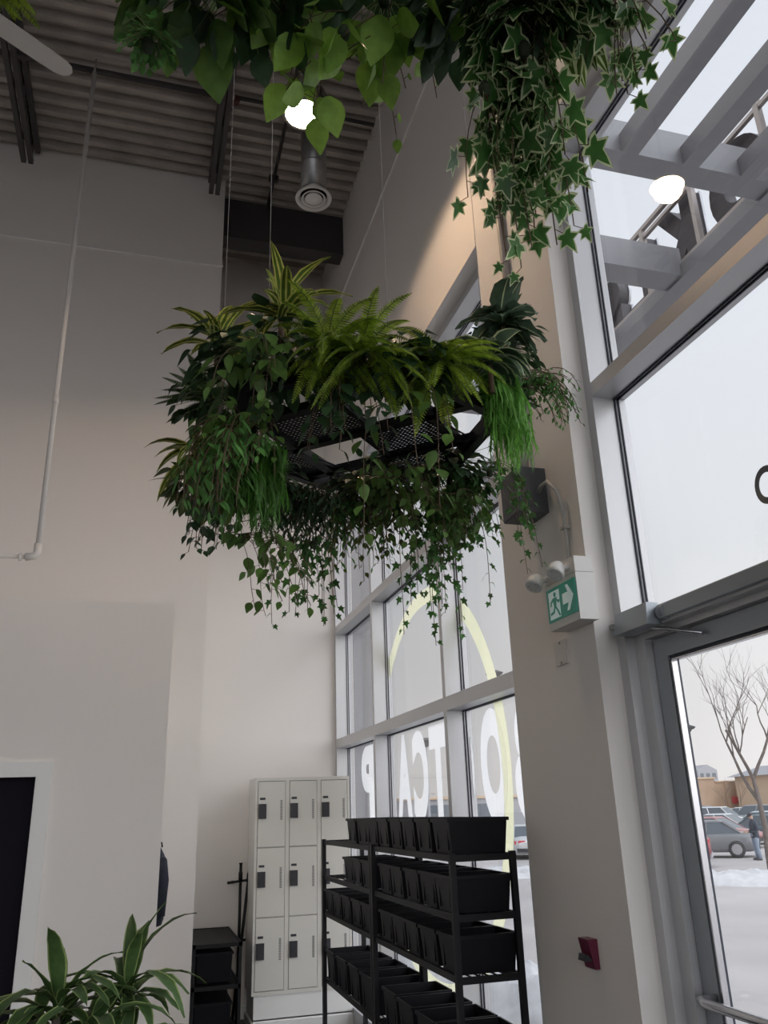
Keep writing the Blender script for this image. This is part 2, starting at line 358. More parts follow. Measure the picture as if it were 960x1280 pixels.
# ceiling fan
fan = thing('ceiling_fan', 'large white ceiling fan, one pale blade tip in view at the top left', 'fan', (-1.62, 3.70, 4.5))
MB().lathe([(0, .1), (.11, .09), (.15, .03), (.15, -.03), (.1, -.07), (0, -.08)], n=28).build('motor_housing', M['blade'], fan)
MB().tube([(0, 0, .1), (0, 0, CE-4.5)], .018, 10).build('downrod', M['blade'], fan)
for k in range(3):
    a = math.atan2(.61, .91) + k*2*PI/3
    b = MB(); n = []
    for t, wd in ((.12, .05), (.22, .075), (.5, .08), (.9, .078), (1.02, .074), (1.07, .055), (1.095, .02)):
        n.append(b.pts([V((t, sgn*wd, zz + sgn*wd*.12)) for sgn, zz in ((-1, -.004), (1, -.004), (1, .004), (-1, .004))]))
    for p, q in zip(n, n[1:]):
        for i in range(4): b.face((p+i, p+(i+1) % 4, q+(i+1) % 4, q+i))
    b.face((n[0]+3, n[0]+2, n[0]+1, n[0])); b.face([n[-1]+i for i in range(4)])
    o = b.build('fan_blade', M['blade'], fan); o.rotation_euler = (0, 0, a)
# air diffuser drop
du = thing('duct_drop', 'round metal duct drop ending in a white circular diffuser', 'air duct', (1.18, 5.84, 5.2))
sp_ = MB(); sp_.lathe([(.115, .06), (.115, CE-5.2)], n=28); sp_.build('duct', M['galv'], du)
for q in (.06, .35, .8): MB().lathe([(.115, q), (.122, q+.01), (.115, q+.02)], n=28, cap=False).build('seam_band', M['galv'], du)
df = MB(); df.lathe([(.115, .06), (.15, .02), (.165, .0), (.16, -.012), (.135, -.004), (.12, .02)], n=36, cap=False); df.lathe([(.105, .0), (.112, -.01), (.095, -.008), (.085, .02)], n=36, cap=False); df.lathe([(0, -.012), (.07, -.012), (.078, -.004), (.06, .02), (0, .02)], n=36)
df.build('diffuser', M['white'], du)
MB().lathe([(.0, .03), (.118, .03)], n=28).build('throat', M['joist'], du)
# high bay lamps
def hibay(x, y, z, lab, watts):
    h = thing('high_bay_lamp', lab, 'lamp', (x, y, z), 0, 'round high bay lamps')
    b = MB(); b.lathe([(.135, .0), (.14, .03), (.10, .05), (.09, .12), (.05, .14), (.05, .2), (.012, .22)], n=32)
    for k in range(24): a = 2*PI*k/24; b.bar((.098*math.cos(a), .098*math.sin(a), .05), (.075*math.cos(a), .075*math.sin(a), .15), .006, .02)
    b.build('housing', M['lampring'], h)
    MB().tube([(0, 0, .2), (0, 0, CE-z)], .006, 8).build('suspension_rod', M['joist'], h)
    r = MB(); r.lathe([(.135, -.001), (.135, -.012), (.118, -.012), (.118, -.001)], n=32, cap=False); r.build('rim', M['lampring'], h)
    MB().lathe([(0, -.006), (.117, -.006)], n=32).build('lens', M['lamp'], h)
    ld = bpy.data.lights.new('lamp_light', 'SPOT'); ld.energy = watts; ld.color = (1, .72, .50); ld.spot_size = math.radians(168); ld.spot_blend = .15; ld.shadow_soft_size = .10
    lo = bpy.data.objects.new('lamp_light', ld); C.objects.link(lo); lo.parent = h; lo.location = (0, 0, -.03)
    return h
hibay(.749, 4.02, 4.25, 'glowing round high bay lamp hanging behind the upper hanging leaves', 58)
# ---- wall mounted things on the pier
ub = thing('junction_box', 'charcoal metal box on the pier with a cable curling from its side', 'box', (1.85, 3.47, 1.46))
MB().frust((-.15, -.10), (0, .10), (-.15, -.10), (0, .10), -.12, .115).build('housing', M['box'], ub)
MB().box((-.156, -.095, -.115), (-.15, .095, .11)).build('cover', M['box'], ub)
rc = MB(); pz = [(1.80, 3.50, 1.57), (1.825, 3.51, 1.75), (1.825, 3.52, 2.3), (1.825, 3.53, 2.9), (1.825, 3.545, 3.5), (1.825, 3.55, CE-.01)]
tag(rc.tube(pz, .022, 12).build('wall_conduit', M['conduit']), 'painted vertical conduit rising up the pier from the charcoal box', 'conduit')
fx = MB(); fx.tube([(1.80, 3.37, 1.44), (1.80, 3.33, 1.46), (1.80, 3.27, 1.46), (1.815, 3.21, 1.39), (1.83, 3.20, 1.28), (1.84, 3.215, 1.15), (1.84, 3.22, .99)], .010, 10).box((1.82, 3.19, 1.20), (1.85, 3.23, 1.212))
tag(fx.build('flexible_conduit', M['flex']), 'pale flexible cable curving from the charcoal box down to the exit sign', 'cable')
ex = thing('exit_sign', 'green running man exit sign with white housing and two emergency lamp heads', 'exit sign', (1.85, 3.17, .86))
MB().box((-.09, -.135, .085), (0, .14, .155)).box((-.09, -.135, -.125), (0, .14, .083)).build('housing', M['signgrey'], ex)
MB().box((-.096, -.128, -.09), (-.09, .135, .06)).build('face', M['signg'], ex)
# pictogram
pg = MB(); X = -.0975
def quad(mb, L, x=X):
    n = mb.pts([(x, -a, b) for a, b in L] + [(x+.0012, -a, b) for a, b in L]); k = len(L)
    mb.face([n+i for i in range(k)]); mb.face([n+k+i for i in reversed(range(k))])
    for i in range(k): mb.face((n+i, n+(i+1) % k, n+k+(i+1) % k, n+k+i))
quad(pg, [(.012,.012), (.062,.012), (.045,.045), (.065,.045), (.110,-.012), (.065,-.07), (.045,-.07), (.062,-.036), (.012,-.036)])
pg.build('arrow', M['signw'], ex)
mn = MB(); quad(mn, [(-.115,.045), (-.015,.045), (-.015,-.08), (-.115,-.08)]); mn.build('doorway', M['signw'], ex)
fg = MB(); X2 = -.0995
fg.lathe([(0, 0), (.011, 0), (.011, .0012), (0, .0012)], n=14, M=Matrix.Translation((X2, .052, .026)) @ Matrix.Rotation(-PI/2, 4, 'Y'))
for L in ([(-.075,.012), (-.04,.014), (-.048,-.03), (-.066,-.03)], [(-.075,.012), (-.098,-.004), (-.100,-.022), (-.092,-.022), (-.088,-.008), (-.068,.000)], [(-.045,.010), (-.022,-.006), (-.014,-.001), (-.012,-.010), (-.022,-.018), (-.045,-.002)], [(-.060,-.028), (-.048,-.028), (-.028,-.052), (-.014,-.076), (-.026,-.076), (-.040,-.054)], [(-.066,-.028), (-.055,-.028), (-.068,-.056), (-.105,-.062), (-.105,-.050), (-.078,-.046)]):
    quad(fg, L, X2)
fg.build('running_figure', M['signg'], ex)
for yy in (-.06, .15):
    hd = MB(); Mx = Matrix.Translation((-.14, yy, .105)) @ Euler((.0, math.radians(215), math.radians(25))).to_matrix().to_4x4()
    hd.lathe([(0, -.040), (.024, -.038), (.036, -.02), (.041, .012), (.041, .026), (.035, .028)], n=24, M=Mx)
    hd.tube([(-.13, yy, .11), (-.10, yy-.02, .115), (-.085, yy-.02, .12)], .014, 10)
    h = hd.build('lamp_head', M['white'], ex)
    ln = MB(); ln.lathe([(0, .024), (.036, .024)], n=24, M=Mx)
    for k in range(6): ln.lathe([(0, .031), (.007, .026)], c=(.022*math.cos(k*PI/3), .022*math.sin(k*PI/3), 0), n=8, M=Mx)
    ln.build('lamp_lens', M['lens'], h)
wp = thing('wall_plate', 'beige blank wall plate on the pier just below the exit sign', 'wall plate', (1.85, 3.385, .655))
MB().box((-.012, -.055, -.055), (0, .055, .055)).build('plate', M['plate'], wp)
for q in (-.045, .045): MB().lathe([(0, 0), (.006, 0), (.006, .002), (0, .002)], n=10, M=Matrix.Translation((-.012, .0, q)) @ Matrix.Rotation(-PI/2, 4, 'Y')).build('screw', M['conduit'], wp)
rs = thing('pull_station', 'small maroon alarm pull station low on the pier', 'alarm', (1.85, 3.395, -.575))
MB().frust((-.022, -.042), (0, .042), (-.045, -.040), (0, .040), -.06, .05).build('housing', M['red'], rs)
MB().frust((-.058, -.032), (-.024, .032), (-.052, -.03), (-.044, .03), -.03, -.005).build('handle', M['lockdk'], rs)
# ================================================================== LOCKERS
lk = thing('locker_bank', 'putty coloured metal locker bank, three columns of three doors on a white plinth', 'lockers', (1.056, 8.0, -1.47))
LW, LH, LD = .895, 1.785, .47
c = MB(); c.box((0, .02, 0), (LW, LD, LH)).box((0, 0, 0), (LW, .02, .03)).box((0, 0, LH-.03), (LW, .02, LH)).box((0, 0, .03), (.022, .02, LH-.03)).box((LW-.022, 0, .03), (LW, .02, LH-.03))
for k in (1, 2): c.box((LW*k/3-.018, 0, .03), (LW*k/3+.018, .02, LH-.03))
for r in (1, 2):
    for k in range(3): c.box((LW*k/3+.012, .006, .03+(LH-.06)*r/3-.002), (LW*(k+1)/3-.012, .02, .03+(LH-.06)*r/3+.002))
c.build('body', M['locker'], lk)
MB().box((.025, .0195, .03), (LW-.025, .0205, LH-.03)).build('door_gap', M['seam'], lk)
for k in range(3):
    for r in range(3):
        x0 = LW*k/3+(.026 if k == 0 else .022); x1 = LW*(k+1)/3-(.026 if k == 2 else .022)
        z0 = .03+(LH-.06)*r/3+.005; z1 = .03+(LH-.06)*(r+1)/3-.005
        dm = MB().box((x0, -.003, z0), (x1, .018, z1)).build('door', M['locker'], lk)
        MB().box((x0+.004, -.016, z0+.24), (x0+.075, -.003, z0+.37)).box((x0+.015, -.024, z0+.28), (x0+.03, -.016, z0+.32)).build('latch', M['lockdk'], dm)
        MB().box((x0+.016, -.006, z0+.405), (x0+.066, -.003, z0+.425)).build('number_plate', M['lockdk'], dm)
        vt = MB()
        for q in range(14): vt.box((x1-.045, -.0045, z0+.23+q*.0125), (x1-.025, -.003, z0+.236+q*.0125))
        vt.build('vent', M['lockdk'], dm)
MB().box((.02, .012, .28-.47), (LW, LD, 0)).box((.0, .0, FL+1.47), (LW, LD, FL+1.47+.08)).box((.02, .012, FL+1.47+.08), (LW, LD, -.18)).build('plinth', M['plinth'], lk)
# ================================================================== RACKS AND BINS
def rack(y0, y1, lab):
    rk = thing('storage_rack', lab, 'shelving rack', (1.45, y0, FL), 0, 'black steel bin racks')
    L = y1-y0; D = .31; H = 1.75-.205
    for (x, y) in ((0, 0), (D, 0), (0, L), (D, L)):
        MB().box((x-.014, y-.014 if y == 0 else y-.026, 0), (x+.014, y+.014, H-.0)).build('post', M['black'], rk)
    for zz in (1.75-.215, 1.75-.47, 1.75-.725, 1.75-1.17):
        s = MB(); t = zz
        s.box((0, 0, t-.028), (.012, L, t+.002)).box((D-.012, 0, t-.028), (D, L, t+.002)).box((0, -.012, t-.028), (D, 0, t+.002)).box((0, L-.012, t-.028), (D, L, t+.002))
        for q in range(7): s.bar((.03+q*.042, 0, t-.006), (.03+q*.042, L, t-.006), .006, .006)
        for q in range(5): s.bar((0, L*(q+.5)/5, t-.012), (D, L*(q+.5)/5, t-.012), .01, .008)
        s.build('shelf', M['black'], rk)
    return rk
rack(3.93, 5.37, 'black steel storage rack nearest the pier, full of black bins')
rack(5.41, 6.84, 'black steel storage rack nearest the lockers, full of black bins')
def make_bin(sx, sy, h):
    t = thing('storage_bin', 'x', 'bin')
    b = MB(); i = .018
    b.frust((-sx/2+i, -sy/2+i), (sx/2-i, sy/2-i), (-sx/2+.004, -sy/2+.004), (sx/2-.004, sy/2-.004), 0, h)
    # open the top: drop the lid, add inside skin
    b.f.pop(1); b.m.pop(); b.s.pop()
    n = b.pts([(-sx/2+i+.004, -sy/2+i+.004, .006), (sx/2-i-.004, -sy/2+i+.004, .006), (sx/2-i-.004, sy/2-i-.004, .006), (-sx/2+i+.004, sy/2-i-.004, .006), (-sx/2+.008, -sy/2+.008, h), (sx/2-.008, -sy/2+.008, h), (sx/2-.008, sy/2-.008, h), (-sx/2+.008, sy/2-.008, h)])
    b.face([n, n+1, n+2, n+3])
    for q in ((0, 4, 5, 1), (1, 5, 6, 2), (2, 6, 7, 3), (3, 7, 4, 0)): b.face([n+z for z in q])
    for s_ in (-1, 1):                                 # vertical ribs on the ends
        for q in (-.3, .3): b.box((s_*(sx/2-.012)-.004, q*sy-.01, .02), (s_*(sx/2-.012)+.004, q*sy+.01, h-.02))
    b.build('tub', M['bin'], t)
    r = MB(); e = .004; z0 = h-.012
    r.box((-sx/2-e, -sy/2-e, z0), (sx/2+e, -sy/2+.006, h+.004)).box((-sx/2-e, sy/2-.006, z0), (sx/2+e, sy/2+e, h+.004)).box((-sx/2-e, -sy/2, z0), (-sx/2+.006, sy/2, h+.004)).box((sx/2-.006, -sy/2, z0), (sx/2+e, sy/2, h+.004))
    r.build('rim', M['bin'], t)
    return t
ORD = ['nearest the pier', 'second from the pier', 'third from the pier', 'fourth from the pier', 'fifth from the pier', 'sixth from the pier', 'seventh from the pier', 'eighth from the pier', 'ninth from the pier', 'tenth from the pier', 'eleventh from the pier', 'twelfth from the pier']
pb_ = make_bin(.315, .245, .158); used = [False]
pb2 = make_bin(.33, .27, .20); used2 = [False]
rows = [('top', -.213, [4.08 + .262*i for i in range(8)], pb_, used), ('second', -.468, [4.08 + .262*i for i in range(5)] + [5.56, 5.82, 6.05], pb_, used),
        ('third', -.723, [4.08 + .265*i for i in range(5)] + [5.58, 5.85, 6.15, 6.43, 6.69], pb_, used), ('bottom', -1.168, [4.12, 4.42, 4.75, 5.08, 5.58, 5.92, 6.25, 6.6], pb2, used2)]
for nm, z, ys_, proto, fl in rows:
    for i, yy in enumerate(ys_):
        loc = (1.607+R.uniform(-.006, .006), yy+R.uniform(-.004, .004), z); rz = R.uniform(-.03, .03)
        if not fl[0]: o = proto; fl[0] = True; o.location = loc; o.rotation_euler = (0, 0, rz)
        else: o = dup(proto, loc, rz)
        o['label'] = 'black plastic bin on the %s shelf, %s' % (nm, ORD[i]); o['group'] = 'black bins on the %s shelf' % nm
# cart and poles by the lockers
ct = thing('utility_shelf', 'low black shelf unit standing left of the lockers', 'shelf', (.51, 7.45, FL))
for x in (.012, .378):
    for y in (.012, 1.03): MB().box((x-.012, y-.012, 0), (x+.012, y+.012, .78)).build('leg', M['black'], ct)
for zz in (.78, .48, .12):
    s = MB(); s.box((0, 0, zz-.03), (.39, .015, zz)).box((0, 1.03, zz-.03), (.39, 1.045, zz)).box((0, 0, zz-.03), (.012, 1.045, zz)).box((.378, 0, zz-.03), (.39, 1.045, zz)).box((.01, .01, zz-.02), (.38, 1.04, zz-.01))
    for q in range(18): s.box((.012+q*.0205, .012, zz-.01), (.018+q*.0205, 1.035, zz-.004))
    s.build('shelf', M['black'], ct)
tb = thing('storage_crate', 'black crate inside the low shelf unit, upper level', 'crate', (.70, 7.9, FL+.48))
MB().frust((-.14, -.3), (.13, .3), (-.15, -.32), (.14, .32), 0, .22).build('tub', M['bin'], tb); MB().box((-.16, -.33, .2), (.15, .33, .215)).build('lid', M['bin'], tb)
tb2 = dup(tb, (.70, 7.9, FL+.12), 0, 'black crate inside the low shelf unit, lower level')
tb['group'] = tb2['group'] = 'black crates in the low shelf unit'
for i, (x0, z0, x1, z1, lab) in enumerate(((.985, FL, .992, -.43, 'upright black pole clipped to the wall beside the lockers'), (.94, FL, 1.075, -.44, 'leaning black pole touching the locker side'))):
    p = thing('pole', lab, 'pole', (0, 0, 0), 0, 'black poles beside the lockers')
    dxy = .03*i
    MB().tube([(x0, 8.43-dxy, z0), (x0+(x1-x0)*.6, 8.44-dxy, z0+(z1-z0)*.6), (x1, 8.46-dxy, z1)], .014, 10).build('shaft', M['black'], p)
    MB().tube([(x1-(x1-x0)*.12, 8.455-dxy, z1-.16), (x1-(x1-x0)*.06, 8.458-dxy, z1-.08)], .019, 10).tube([(x1, 8.46-dxy, z1-.01), (x1, 8.46-dxy, z1)], .018, 10).build('grip', M['bin'], p)
for z, x, lab in ((-.60, .93, 'black wall clip holding the poles, upper'), (-1.10, .99, 'black wall clip holding the poles, lower')):
    q = MB(); q.bar((x-.03, 8.5, z), (x+.19, 8.5, z+.02), .02, .02).bar((x, 8.5, z), (x, 8.6, z), .02).bar((x+.15, 8.5, z+.015), (x+.15, 8.6, z+.015), .02).tube([(x-.05, 8.44, z), (x-.05, 8.50, z), (x-.02, 8.5, z)], .012, 8)
    tag(q.build('wall_clip', M['black']), lab, 'clip', 'pole clips')
# jacket on the partition side
jk = thing('jacket', 'dark navy jacket hanging behind the corner of the low partition', 'jacket', (.162, 6.42, -.2))
b = MB(); n = []
for z, wy, dx in ((0, .04, .02), (-.05, .12, .045), (-.12, .20, .05), (-.24, .22, .062), (-.36, .225, .058), (-.44, .23, .064), (-.48, .225, .05), (-.485, .21, .03)):
    n.append(b.pts([(.004 + dx*(max(0, math.sin(PI*k/10))**.5)*(1+.12*math.sin(k*2.1+z*9)), -wy*math.cos(PI*k/10), z) for k in range(11)]))
for p, q in zip(n, n[1:]):
    for k in range(10): b.face((p+k, p+k+1, q+k+1, q+k), 0, True)
b.build('body', M['cloth'], jk)
MB().tube([(.0, 0, .03), (.03, 0, .03), (.035, 0, .0)], .006, 8).build('hook', M['black'], jk)
for s_ in (-1, 1): MB().tube([(.035, s_*.13, -.08), (.045, s_*.21, -.2), (.04, s_*.23, -.42)], [.035, .04, .03], 10).build('sleeve', M['cloth'], jk)
# ================================================================== HANGING PLANTERS
PC = V((.72, 2.71, 1.35)); PR = .50
def planter(c, rot, lab, cables):
    t = thing('hanging_planter_frame', lab, 'planter', c, 0, 'suspended planter frames')
    N = 6; ring = MB(); pts = [V((PR*1.06*math.cos(2*PI*k/N+rot), PR*1.06*math.sin(2*PI*k/N+rot), 0)) for k in range(N)]
    for a, b in zip(pts, pts[1:]+pts[:1]): ring.bar(a, b, .035, .06)
    ring.build('rim', M['black'], t)
    U = V((.68, .73, 0)); W_ = V((.73, -.68, 0))
    def inside(p): 
        for a, b in zip(pts, pts[1:]+pts[:1]):
            e = b-a
            if e.x*(p.y-a.y)-e.y*(p.x-a.x) < 0: return False
        return True
    def clipbar(p, d):
        s0 = s1 = 0
        while inside(p+d*s1) and s1 < 2: s1 += .01
        while inside(p+d*s0) and s0 > -2: s0 -= .01
        return p+d*s0, p+d*s1
    for du_ in (-.27, 0, .27):
        a, b = clipbar(U*du_, W_); MB().bar(a, b, .036, .03).build('cross_bar', M['black'], t)
    for dv in (-.28, .30):
        a, b = clipbar(W_*dv+U*.01, U); MB().bar(a, b, .036, .03).build('cross_bar', M['black'], t)
    mesh_m = M['black']
    for (ua, ub, va, vb) in ((-.27, 0, -.28, .06), (0, .27, .0, .30), (0, .27, -.56, -.28), (.27, .5, -.2, .22)):
        g = MB(); st_ = .0155
        k = ua
        while k < ub:                     # bars along W
            g.bar(U*k+W_*va, U*k+W_*vb, .0060, .004); k += st_
        k = va
        while k < vb:                     # zig-zag cross strands
            g.bar(U*ua+W_*k, U*ub+W_*(k+.06), .0060, .004); k += st_*1.25
        for q in (va, vb): g.bar(U*ua+W_*q, U*ub+W_*q, .016, .02)
        g.build('mesh_panel', mesh_m, t)
    cb = []
    for x, y in cables:
        o = MB().tube([(x-c.x, y-c.y, .0), (x-c.x, y-c.y, CE-c.z)], .0011, 6)
        o.lathe([(.008, .02), (.008, .08)], c=(x-c.x, y-c.y, 0), n=10); o.build('cable', M['conduit'], t)
    return t
planter(PC, PI/6, 'black hexagonal mesh planter frame hanging in the middle of the view', [(.2, 2.7), (.33, 2.42), (.86, 2.74), (1.18, 2.52)])
P2 = V((.42, .45, 1.52))
planter(P2, PI/6, 'black hexagonal planter frame overhead, nearest the camera', [(.85, .55), (.0, .0), (.1, .6)])
# ------------------------------------------------------------------ leaf makers
def rnd(a, b): return R.uniform(a, b)
def rdir():
    while True:
        v = V((rnd(-1, 1), rnd(-1, 1), rnd(-1, 1)))
        if .1 < v.length < 1: return v.normalized()
def blade(mb, p, d, n, L, W, prof, droop=.3, fold=.15, offs=(-1, 0, 1), mats=(0, 0), wave=0):
    """leaf blade: prof = half width along its length; droop bends it to the ground"""
    p = V(p); d = V(d).normalized(); n = V(n); seg = len(prof)-1; rows = []; ph = rnd(0, 6)
    for i, w in enumerate(prof):
        s = d.cross(n)
        if s.length < 1e-3: s = d.orthogonal()
        s.normalize(); u = s.cross(d).normalized()
        rows.append(mb.pts([p + s*o_*w*W + u*(fold*abs(o_)*w*W + (wave*W*math.sin(ph+i*2.3+o_*2) if wave and abs(o_) > .5 else 0)) for o_ in offs]))
        p = p + d*L/seg; n = u
        d = (d + V((0, 0, -1))*droop/seg*(1.0 if d.z > -.97 else 0)).normalized()
    k = len(offs)
    for a, b in zip(rows, rows[1:]):
        for i in range(k-1): mb.face((a+i, b+i, b+i+1, a+i+1), mats[i], True)
HEART = (.25, .85, 1.0, .92, .66, .36, .04); LANCE = (.12, .6, .95, 1, .8, .45, .03); STRAP = (.55, .85, 1, .98, .9, .7, .4, .05); OVAL = (.1, .7, 1, .95, .6, .08)
IVY = [(0,0), (-.10,.20), (-.06,.42), (.14,.28), (.40,.55), (.46,.20), (.74,.12), (1.02,0)]
IVY = IVY + [(x, -y) for x, y in IVY[-2:0:-1]]
def ivy(mb, p, d, n, S, rim=None):
    d = V(d).normalized(); s = d.cross(V(n))
    if s.length < 1e-3: s = d.orthogonal()
    s.normalize(); u = s.cross(d); cup = rnd(-.15, .3); cv = rnd(.1, .35)
    def q(x, y): return V(p) + d*x*S + s*y*S + u*S*(cup*abs(y)-cv*x*x*.6)
    if rim is None:
        c = mb.pts([q(.30, 0)]); n_ = mb.pts([q(x, y) for x, y in IVY]); k = len(IVY)
        for i in range(k): mb.face((c, n_+i, n_+(i+1) % k), 0)
    else:
        c = mb.pts([q(.30, 0)]); f = .80; a = mb.pts([q(.3+(x-.3)*f, y*f) for x, y in IVY]); b = mb.pts([q(x, y) for x, y in IVY]); k = len(IVY)
        for i in range(k):
            mb.face((c, a+i, a+(i+1) % k), 0); mb.face((a+i, b+i, b+(i+1) % k, a+(i+1) % k), rim)
def frond(mb, ms, p, d, L, W, droop=.9, n=26):
    p = V(p); d = V(d).normalized(); path = []; lean = rdir()*.12
    for i in range(n+1):
        path.append((p.copy(), d.copy())); p = p + d*L/n; d = (d + V((0, 0, -1))*droop/n + lean/n).normalized()
    ms.tube([a for a, b in path[::3]], .0016, 4, cap=False)
    tilt = rnd(-.4, .4)
    for i, (a, dd) in enumerate(path[1:], 1):
        t = i/n; w = W*(math.sin(PI*min(1, t*.9+.12))**.6)*(1-t*.35)
        s = dd.cross(V((0, 0, 1)))
        if s.length < .05: s = V((1, 0, 0))
        s.normalize(); up_ = s.cross(dd); 
        for sg in (-1, 1):
            q = (s*sg*math.cos(tilt*sg) + dd*.45 - up_*.25).normalized(); hw = L/n*.43
            e = a+q*w; m_ = a+q*w*.5
            k = mb.pts([a-dd*hw, m_-dd*hw*.9-up_*.001, e, m_+dd*hw*.9, a+dd*hw]); mb.face((k, k+1, k+2, k+3, k+4), 0)
def vine(mb, ms, p, out, L, kind, size, step=.045, swing=.10, rim=None, curl=0, stem=.0014, reach=.10):
    p = V(p); out = V(out); d = (out+V((0, 0, rnd(.0, .5)))).normalized(); path = [p.copy()]; s = 0; i = 0; w = rdir()*swing
    acc = 0
    while s < L:
        h = .02; p = p+d*h; s += h; path.append(p.copy())
        tgt = V((0, 0, -1)) if s > reach*.5 else out
        w = (w*.9 + rdir()*swing*.35)
        d = (d*.78 + tgt*.22 + w*.25).normalized()
        if curl and s > L*.75: d = (d + out*curl*.12 + V((0, 0, curl*.03))).normalized()
        acc += h
        if acc >= step*(.7+.6*R.random()):
            acc = 0; i += 1; az = (i*2.4 + rnd(-.6, .6)); side = V((math.cos(az), math.sin(az), rnd(-.2, .25)))
            pet = p + side*size*.35 + V((0, 0, -.004))
            ms.tube([p, pet], stem*.7, 3, cap=False)
            ld = (side*.55 + V((0, 0, -1))*rnd(.45, 1.0)).normalized(); nn = (out*.8+side+V((0, 0, .4))).normalized()
            sz = size*1.15*rnd(.7, 1.12)*(1 if s < L*.85 else .75)
            if kind == 'heart': blade(mb, pet, ld, nn, sz, sz*.36, HEART, .25, rnd(.1, .35), (-1, -.02, 1), (0, 0))
            elif kind == 'oval': blade(mb, pet, ld, nn, sz, sz*.26, OVAL, .3, .2, (-1, 0, 1), (0, 0))
            elif kind == 'lance': blade(mb, pet, ld, nn, sz, sz*.13, LANCE, .5, .2, (-1, 0, 1), (0, 0))
            else: ivy(mb, pet, ld, nn, sz, rim)
    ms.tube(path[::2]+[path[-1]], stem, 4, cap=False)
def plant(name, lab, cat, base, group=None):
    base = V(base); t = thing(name, lab, cat, base, 0, group); f = MB(); s = MB()
    def done(fm, sm=None):
        off = base
        for mb in (f, s): mb.v = [(a-off.x, b-off.y, c-off.z) for a, b, c in mb.v]
        f.build('foliage', fm, t)
        if s.v: s.build('stem', sm or stem_m, t)
        r = MB(); r.lathe([(.0, -.02), (.010, -.018), (.014, .0), (.01, .012), (0, .014)], n=8); r.build('root_plug', soil, t)
        return t
    return f, s, done
GL = 'plants in the middle hanging planter'; GU = 'plants in the overhead hanging planter'
def outw(p, c=PC): v = V((p[0]-c.x, p[1]-c.y, 0)); return v.normalized()
def hang(lab, px, py, Y, kind, m, n, Lr, size, step=.045, rim=None, spread=.10, name='trailing_vine', cat='vine', grp=GL, c=PC, curl=0, sm=None, dirx=None, swing=.1, reach=.1):
    b = at(px, py, Y); f, s, done = plant(name, lab, cat, b, grp)
    n = int(n*(1.5 if grp == GL else 1.25))
    for i in range(n):
        o = outw(b, c) if dirx is None else V(dirx).normalized()
        o = (o+V((rnd(-.8, .8), rnd(-.8, .8), 0))).normalized()
        vine(f, s, b+V((rnd(-spread, spread), rnd(-spread, spread), rnd(-.03, .04))), o, rnd(*Lr), kind, size, step, swing, rim, curl, reach=reach)
    return done(m if isinstance(m, list) else [m], sm)
def tuftp(lab, px, py, Y, n, L, W, m, prof=STRAP, droop=1.2, elev=(.1, 1.3), offs=(-1, 0, 1), mats=(0, 0), az=None, name='striped_dracaena', cat='plant', grp=GL, fold=.25, wave=0, lr=.7):
    b = at(px, py, Y); f, s, done = plant(name, lab, cat, b, grp); n = int(n*1.3); L *= 1.15; W *= 1.25
    for i in range(n):
        a = (i*2.399 if az is None else rnd(*az)); e = rnd(*elev); d = V((math.cos(a)*math.cos(e), math.sin(a)*math.cos(e), math.sin(e)))
        blade(f, b+V((rnd(-.015, .015), rnd(-.015, .015), rnd(-.01, .03))), d, V((0, 0, 1)) if e < 1.2 else rdir(), L*rnd(lr, 1.1), W*rnd(.8, 1.1), prof, droop*rnd(.7, 1.2), fold, offs, mats, wave)
    s.tube([b-V((0, 0, .12)), b+V((0, 0, .03))], .01, 8)
    return done(m)
def fernp(lab, px, py, Y, n, L, W, m, droop=1.3, elev=(.2, 1.1), az=None, grp=GL):
    b = at(px, py, Y); f, s, done = plant('fern', lab, 'fern', b, grp)
    n = int(n*1.35); W *= 1.15; L *= 1.08
    for i in range(n):
        a = i*2.399+.4 if az is None else rnd(*az); e = rnd(*elev)
        frond(f, s, b+V((rnd(-.02, .02), rnd(-.02, .02), 0)), V((math.cos(a)*math.cos(e), math.sin(a)*math.cos(e), math.sin(e))), L*rnd(.75, 1.1), W, droop*rnd(.7, 1.2))
    return done([m], stem_g)
def shag(lab, px, py, Y, n, L, m, spread=.06, grp=GL):
    b = at(px, py, Y); f, s, done = plant('hanging_grass', lab, 'plant', b, grp)
    for i in range(n):
        p = b+V((rnd(-spread, spread), rnd(-spread, spread), rnd(-.03, .04))); d = (outw(b)*.7+rdir()*.6).normalized(); LL = L*rnd(.5, 1.08); k = 12; pa = [p]
        for j in range(k):
            p = p+d*LL/k; d = (d*.62+V((0, 0, -1))*.38+rdir()*.16).normalized(); pa.append(p)
        sd = rdir(); sd.z = 0; sd.normalize(); rows = []
        for j, q in enumerate(pa):
            t = j/k; w = .0075*(1-t*.6); tw = V((sd.x*math.cos(t*3)-sd.y*math.sin(t*3), sd.x*math.sin(t*3)+sd.y*math.cos(t*3), 0))
            rows.append(f.pts([q-tw*w, q+tw*w]))
            if j > 2:                         # short side needles
                for z in (0, 1):
                    e = q+(rdir()*.5+V((0, 0, -1))).normalized()*rnd(.03, .05); a_ = f.pts([q-tw*.002, e, q+tw*.002]); f.face((a_, a_+1, a_+2))
        for a, c_ in zip(rows, rows[1:]): f.face((a, a+1, c_+1, c_), 0, True)
    return done([m])
